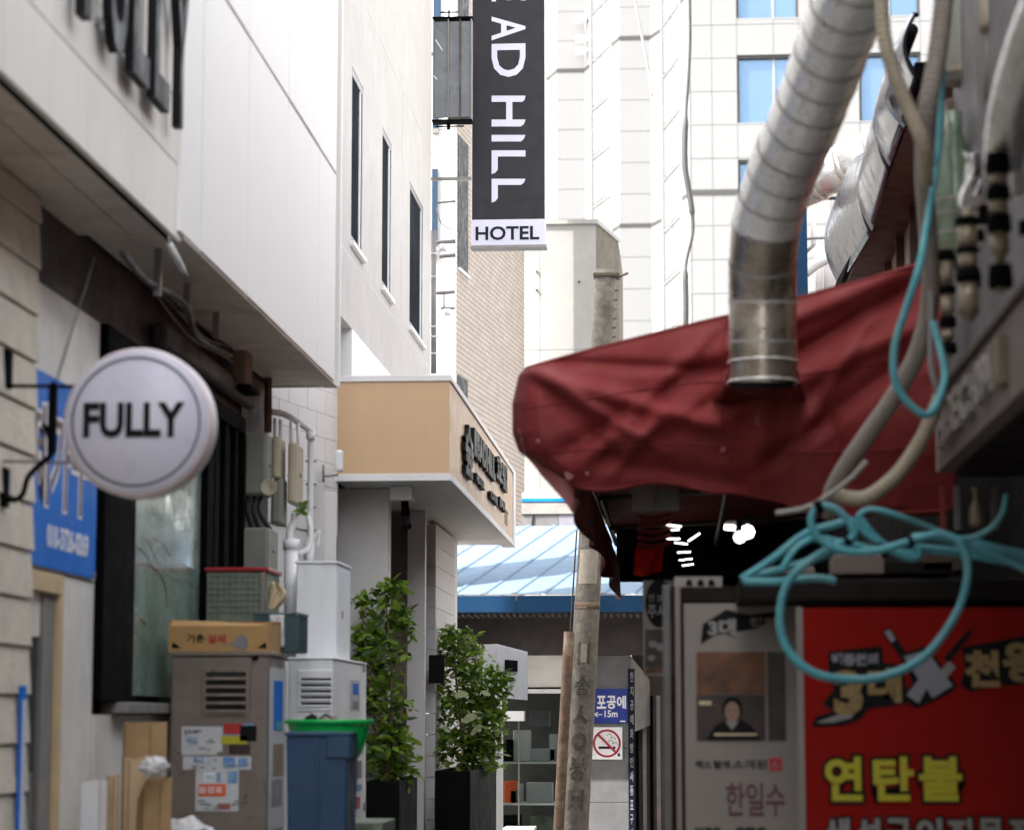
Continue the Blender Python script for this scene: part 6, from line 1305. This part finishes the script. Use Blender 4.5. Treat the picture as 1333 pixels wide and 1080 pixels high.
c0 = at(1253, 112, 8.8); lathe('tank', 'tank', TKn, tuple(c0), [(0, 0), (.05, .002), (.072, .015), (.08, .05), (.08, 1.0), (0, 1.0)], 32); lathe('rim_band', 'fitting', TKn, (c0.x, c0.y, c0.z + .03), [(.081, 0), (.084, .004), (.084, .02), (.081, .024)], 32)
FG = thing('flanged_pipe', 'beige flanged pipe end with brown collar at the top right edge', 'pipe', at(1300, 0, 8.0))
c0 = at(1300, 40, 8.0); lathe('flange', 'conduit_b', FG, tuple(c0), [(0, 0), (.06, 0), (.062, .03), (.062, .11), (.05, .12), (.05, .6), (0, .6)], 28); c1 = at(1298, 130, 8.05); MB().tube([c1, c0 + Vector((0, 0, .005))], .045, 20).build('pipe', 'conduit', FG, True)
BXs = [((1232, 168), (1262, 128), 9.0, 'upper brown carton with torn foil lid under the grey tank'), ((1232, 195), (1252, 170), 9.0, 'lower brown carton directly under the torn-lid one'), ((1228, 230), (1248, 197), 9.05, 'lowest brown carton behind the green hose')]
for (a_, b_, Y_, lb) in BXs: a = at(*a_, Y_); b = at(*b_, Y_); tag(box('carton', 'brown_box', None, a.x, b.x, Y_, Y_ + .2, a.z + .003, b.z, .006), lb, 'box')
GL = thing('green_bottle', 'large clear green bottle with pale bands standing behind the valve stacks', 'bottle', at(1248, 330, 8.6)); c0 = at(1246, 345, 8.6)
lathe('bottle', 'bottle', GL, tuple(c0), [(0, 0), (.085, 0), (.09, .03), (.088, .25), (.06, .40), (.03, .48), (.03, .56), (0, .56)], 32)
for z_ in (.10, .17, .22): lathe('band', 'board_white', GL, (c0.x, c0.y, c0.z + z_), [(.0895, 0), (.0915, .003), (.0915, .010), (.0895, .013)], 32)
# ------------------------------------------------ big duct
DU = thing('large_duct', 'large shiny spiral metal duct curving down from the top into the red awning', 'duct', at(992, 480, 9.6))
path = spline([at(993, 498, 9.62), at(993, 440, 9.6), at(993, 380, 9.58), at(994, 330, 9.5), at(1000, 280, 9.4), at(1018, 225, 9.25), at(1044, 165, 9.05), at(1070, 100, 8.85), at(1092, 40, 8.65), at(1112, -20, 8.45), at(1140, -110, 8.2), at(1170, -200, 8.0)], 8)
L_ = [0]
for a, b in zip(path, path[1:]): L_.append(L_[-1] + (b - a).length)
def pos(s_):
    for i in range(len(L_) - 1):
        if s_ <= L_[i + 1]: return path[i].lerp(path[i + 1], (s_ - L_[i]) / (L_[i + 1] - L_[i]))
    return path[-1]
s_ = 0; k = 0; R0 = .137
while s_ < L_[-1] - .02:
    ln = .16 if s_ < .62 else .125; e = min(L_[-1], s_ + ln); old = s_ < .60
    pts_ = [pos(s_ + (e - s_) * q / 4) for q in range(5)]
    MB().tube(pts_, R0 - (.0025 if k % 2 else 0), 40, caps=False).build('duct_section', 'duct_old' if old else 'duct', DU, True)
    q0, q1 = pos(e - .004), pos(min(L_[-1], e + .008)); MB().tube([q0, q1], R0 + .0012, 40, caps=False).build('seam_ring', 'duct_seam', DU, True)
    s_ = e; k += 1
for (py, r_, w__) in ((505, .142, .005), (478, .141, .004)): 
    c0 = pos(.0 if py == 505 else .08); MB().tube([Vector((c0.x + r_ * math.cos(t), c0.y + r_ * math.sin(t), c0.z)) for t in [k_ * 6.28318 / 40 for k_ in range(41)]], w__, 8).build('collar', 'duct', DU, True)
c0 = pos(0)
def boot(u, v):
    t = 6.28318 * u; r_ = .143 + .045 * v * v * (1 + .25 * math.sin(3 * t) + .1 * math.sin(7 * t)); return Vector((c0.x + r_ * math.cos(t), c0.y + (.34 * v * v if True else 0) + r_ * .8 * math.sin(t), c0.z + .045 - .07 * v + .01 * math.sin(5 * t) * v))
MB().grid(boot, 48, 8).build('duct_boot', 'tarp', AW, True, solid=.003)
MB().tube([pos(0) - Vector((0, 0, .02)), pos(.02)], R0 * .9, 32).build('end_cap', 'black_void', DU, True)
# ------------------------------------------------ conduits & hose
def pipe(name, label, cat, m, pts, Y, wpx, group=None, n=8):
    P = [at(p[0], p[1], p[2] if len(p) > 2 else Y) for p in pts]; return tag(MB().tube(spline(P, 8), wpx / 2 / F * Y, n + 4).build(name, m, None, True), label, cat, group)
def ribbed(name, label, m, pts, Y, wpx):
    t = thing(name, label, 'conduit', at(pts[-1][0], pts[-1][1], Y)); sp_ = spline([at(p[0], p[1], p[2] if len(p) > 2 else Y) for p in pts], 8); r_ = wpx / 2 / F * Y
    MB().tube(sp_, r_, 14).build('hose_body', m, t, True)
    mb = MB(); LL_ = [0]
    for a, b in zip(sp_, sp_[1:]): LL_.append(LL_[-1] + (b - a).length)
    s_ = .02
    while s_ < LL_[-1] - .02:
        i = max(j for j in range(len(LL_) - 1) if LL_[j] <= s_); p = sp_[i].lerp(sp_[i + 1], (s_ - LL_[i]) / (LL_[i + 1] - LL_[i])); d__ = (sp_[i + 1] - sp_[i]).normalized(); mb.tube([p - d__ * .004, p + d__ * .004], r_ * 1.07, 12); s_ += .022
    o = mb.build('ribs', m, t, True); o['kind'] = 'stuff'; return t
ribbed('corrugated_conduit', 'thick grey corrugated conduit dropping from the top and sweeping left across the awning', 'conduit', [(1232, -30, 8.1), (1222, 60, 8.1), (1208, 140, 8.1), (1203, 220, 8.2), (1208, 300, 8.3), (1212, 380, 8.4), (1198, 450, 8.5), (1168, 510, 8.6), (1130, 565, 8.7), (1102, 606, 8.8), (1084, 640, 8.9), (1080, 668, 9.0)], 8.4, 24)
ribbed('corrugated_conduit', 'thinner beige conduit at the top left that joins the grey corrugated one', 'conduit_b', [(1147, -30, 8.0), (1150, 40, 8.0), (1162, 90, 8.0), (1182, 140, 8.0), (1202, 190, 8.0), (1206, 240, 8.1)], 8.0, 19)
ribbed('corrugated_conduit', 'lower beige conduit curving from the sign board down to the hose coil', 'conduit_b', [(1224, 515, 8.5), (1208, 555, 8.5), (1185, 595, 8.5), (1160, 625, 8.5), (1125, 648, 8.5), (1090, 645, 8.55)], 8.5, 19)
pipe('thin_conduit', 'thin mauve-grey conduit running down beside the valve stacks', 'conduit', 'grey_cable', [(1213, 380, 8.35), (1212, 430, 8.35), (1213, 480, 8.35), (1222, 515, 8.35), (1216, 540, 8.35)], 8.35, 9)
pipe('electric_wire', 'pale thin cord running from the conduit end down to the left', 'cord', 'board_white', [(1128, 600, 8.5), (1105, 625, 8.5), (1070, 650, 8.5), (1045, 662, 8.5), (1010, 668, 8.5)], 8.5, 7)
pipe('teal_hose', 'teal hose line hanging from the top right and hooking up at the sign board', 'hose', 'hose', [(1222, -20, 8.3), (1226, 60, 8.3), (1225, 140, 8.3), (1220, 210, 8.2), (1207, 290, 8.1), (1196, 350, 8.0), (1180, 400, 8.0), (1165, 450, 8.0), (1165, 495, 8.0), (1180, 522, 8.0), (1206, 540, 8.0), (1222, 520, 8.05), (1230, 490, 8.1), (1224, 455, 8.15), (1215, 420, 8.2)], 8.0, 10)
HO = thing('teal_hose_coil', 'tangled coil of teal hose hanging over the red banner', 'hose', at(1140, 760, 8.2))
def loop(pts, Y, wpx=9.5): MB().tube(spline([at(p[0], p[1], p[2] if len(p) > 2 else Y) for p in pts], 8), wpx / 2 / F * Y, 12).build('hose_loop', 'hose', HO, True)
loop([(1183, 705), (1220, 696), (1248, 706), (1260, 742), (1247, 795), (1208, 850), (1163, 876), (1114, 884), (1061, 876), (1026, 846), (1015, 805), (1026, 758), (1057, 728), (1106, 702)], 8.15, 11)
loop([(1106, 702), (1112, 690), (1090, 664), (1066, 660), (1056, 678), (1066, 700), (1096, 716), (1139, 717), (1183, 705)], 8.1, 10.5)
loop([(1143, 706, 8.2), (1122, 690, 8.2), (1118, 672, 8.2), (1136, 663, 8.2), (1172, 672, 8.2), (1213, 688, 8.25), (1250, 701, 8.25), (1280, 694, 8.25), (1303, 673, 8.25), (1310, 645, 8.3)], 8.2, 8)
loop([(965, 754, 8.3), (1002, 730, 8.3), (1048, 695, 8.3), (1086, 683, 8.3), (1108, 678, 8.3), (1104, 700, 8.3), (1075, 722, 8.35), (1020, 740, 8.35), (965, 754, 8.35)], 8.3, 10)
loop([(968, 757, 8.25), (1010, 757, 8.25), (1060, 752, 8.25), (1088, 756, 8.25)], 8.25, 10); loop([(1018, 742, 8.25), (1034, 716, 8.25), (1062, 700, 8.3), (1096, 706, 8.3), (1150, 716, 8.3), (1190, 722, 8.3)], 8.25, 9)
loop([(1120, 675, 8.3), (1140, 700, 8.3), (1176, 724, 8.3), (1196, 722, 8.3), (1188, 700, 8.3), (1220, 700, 8.3), (1270, 712, 8.3), (1345, 745, 8.3)], 8.3, 10)
loop([(1260, 705, 8.35), (1300, 715, 8.35), (1345, 724, 8.35)], 8.35, 14); loop([(1180, 712, 8.35), (1240, 718, 8.35), (1300, 728, 8.35), (1350, 735, 8.35)], 8.35, 12)
for (px, py, Y_) in ((1183, 704, 8.12), (1104, 700, 8.12), (1150, 716, 8.22), (1066, 660, 8.08)):
    c0 = at(px, py, Y_); MB().tube([c0 + Vector((-.012, 0, -.004)), c0 + Vector((.012, 0, .004))], .024, 12).build('tie', 'black_frame', HO, True)
# under-sign clutter
for i, (px0, px1, m, lb) in enumerate(((1243, 1250, 'post', 'thin grey upright strip hanging under the sign board'), (1264, 1280, 'fitting', 'brass-coloured bottle shape under the sign board'), (1292, 1300, 'post', 'grey upright strip at the right under the sign board'), (1225, 1231, 'tarp', 'dark red upright strip under the end of the sign board'))):
    Y_ = 9.0; a = at(px0, 690, Y_); b = at(px1, 632, Y_)
    if m == 'fitting':
        t = thing('brass_bottle', lb, 'bottle', at(1272, 690, Y_)); c0 = at(1272, 686, Y_); lathe('bottle', 'fitting', t, tuple(c0), [(0, 0), (.026, .0), (.03, .02), (.028, .07), (.012, .1), (.012, .13), (.02, .135), (.02, .15), (0, .15)], 20)
    else: tag(box('strip', m, None, a.x, b.x, Y_, Y_ + .02, a.z, b.z, .003), lb, 'strip')

# the alley goes on behind the camera: the facing fronts, plus an unseen sheet added to shade the stall signs
BA = thing('added_shade_sheet', 'unseen overhead sheet added to shade the right side of the alley, above and behind the viewpoint', 'awning', (.6, 2, 3.8))
MB().box(.3, 1.6, -6, 6.6, 3.84, 3.86).build('sheet', 'tarp', BA)
BW = thing('alley_end_building', 'plain building closing the alley behind the viewpoint', 'building', (0, -16, 0)); MB().box(-9, 8, -18, -14, 0, 3).build('wall', 'rear_white', BW)
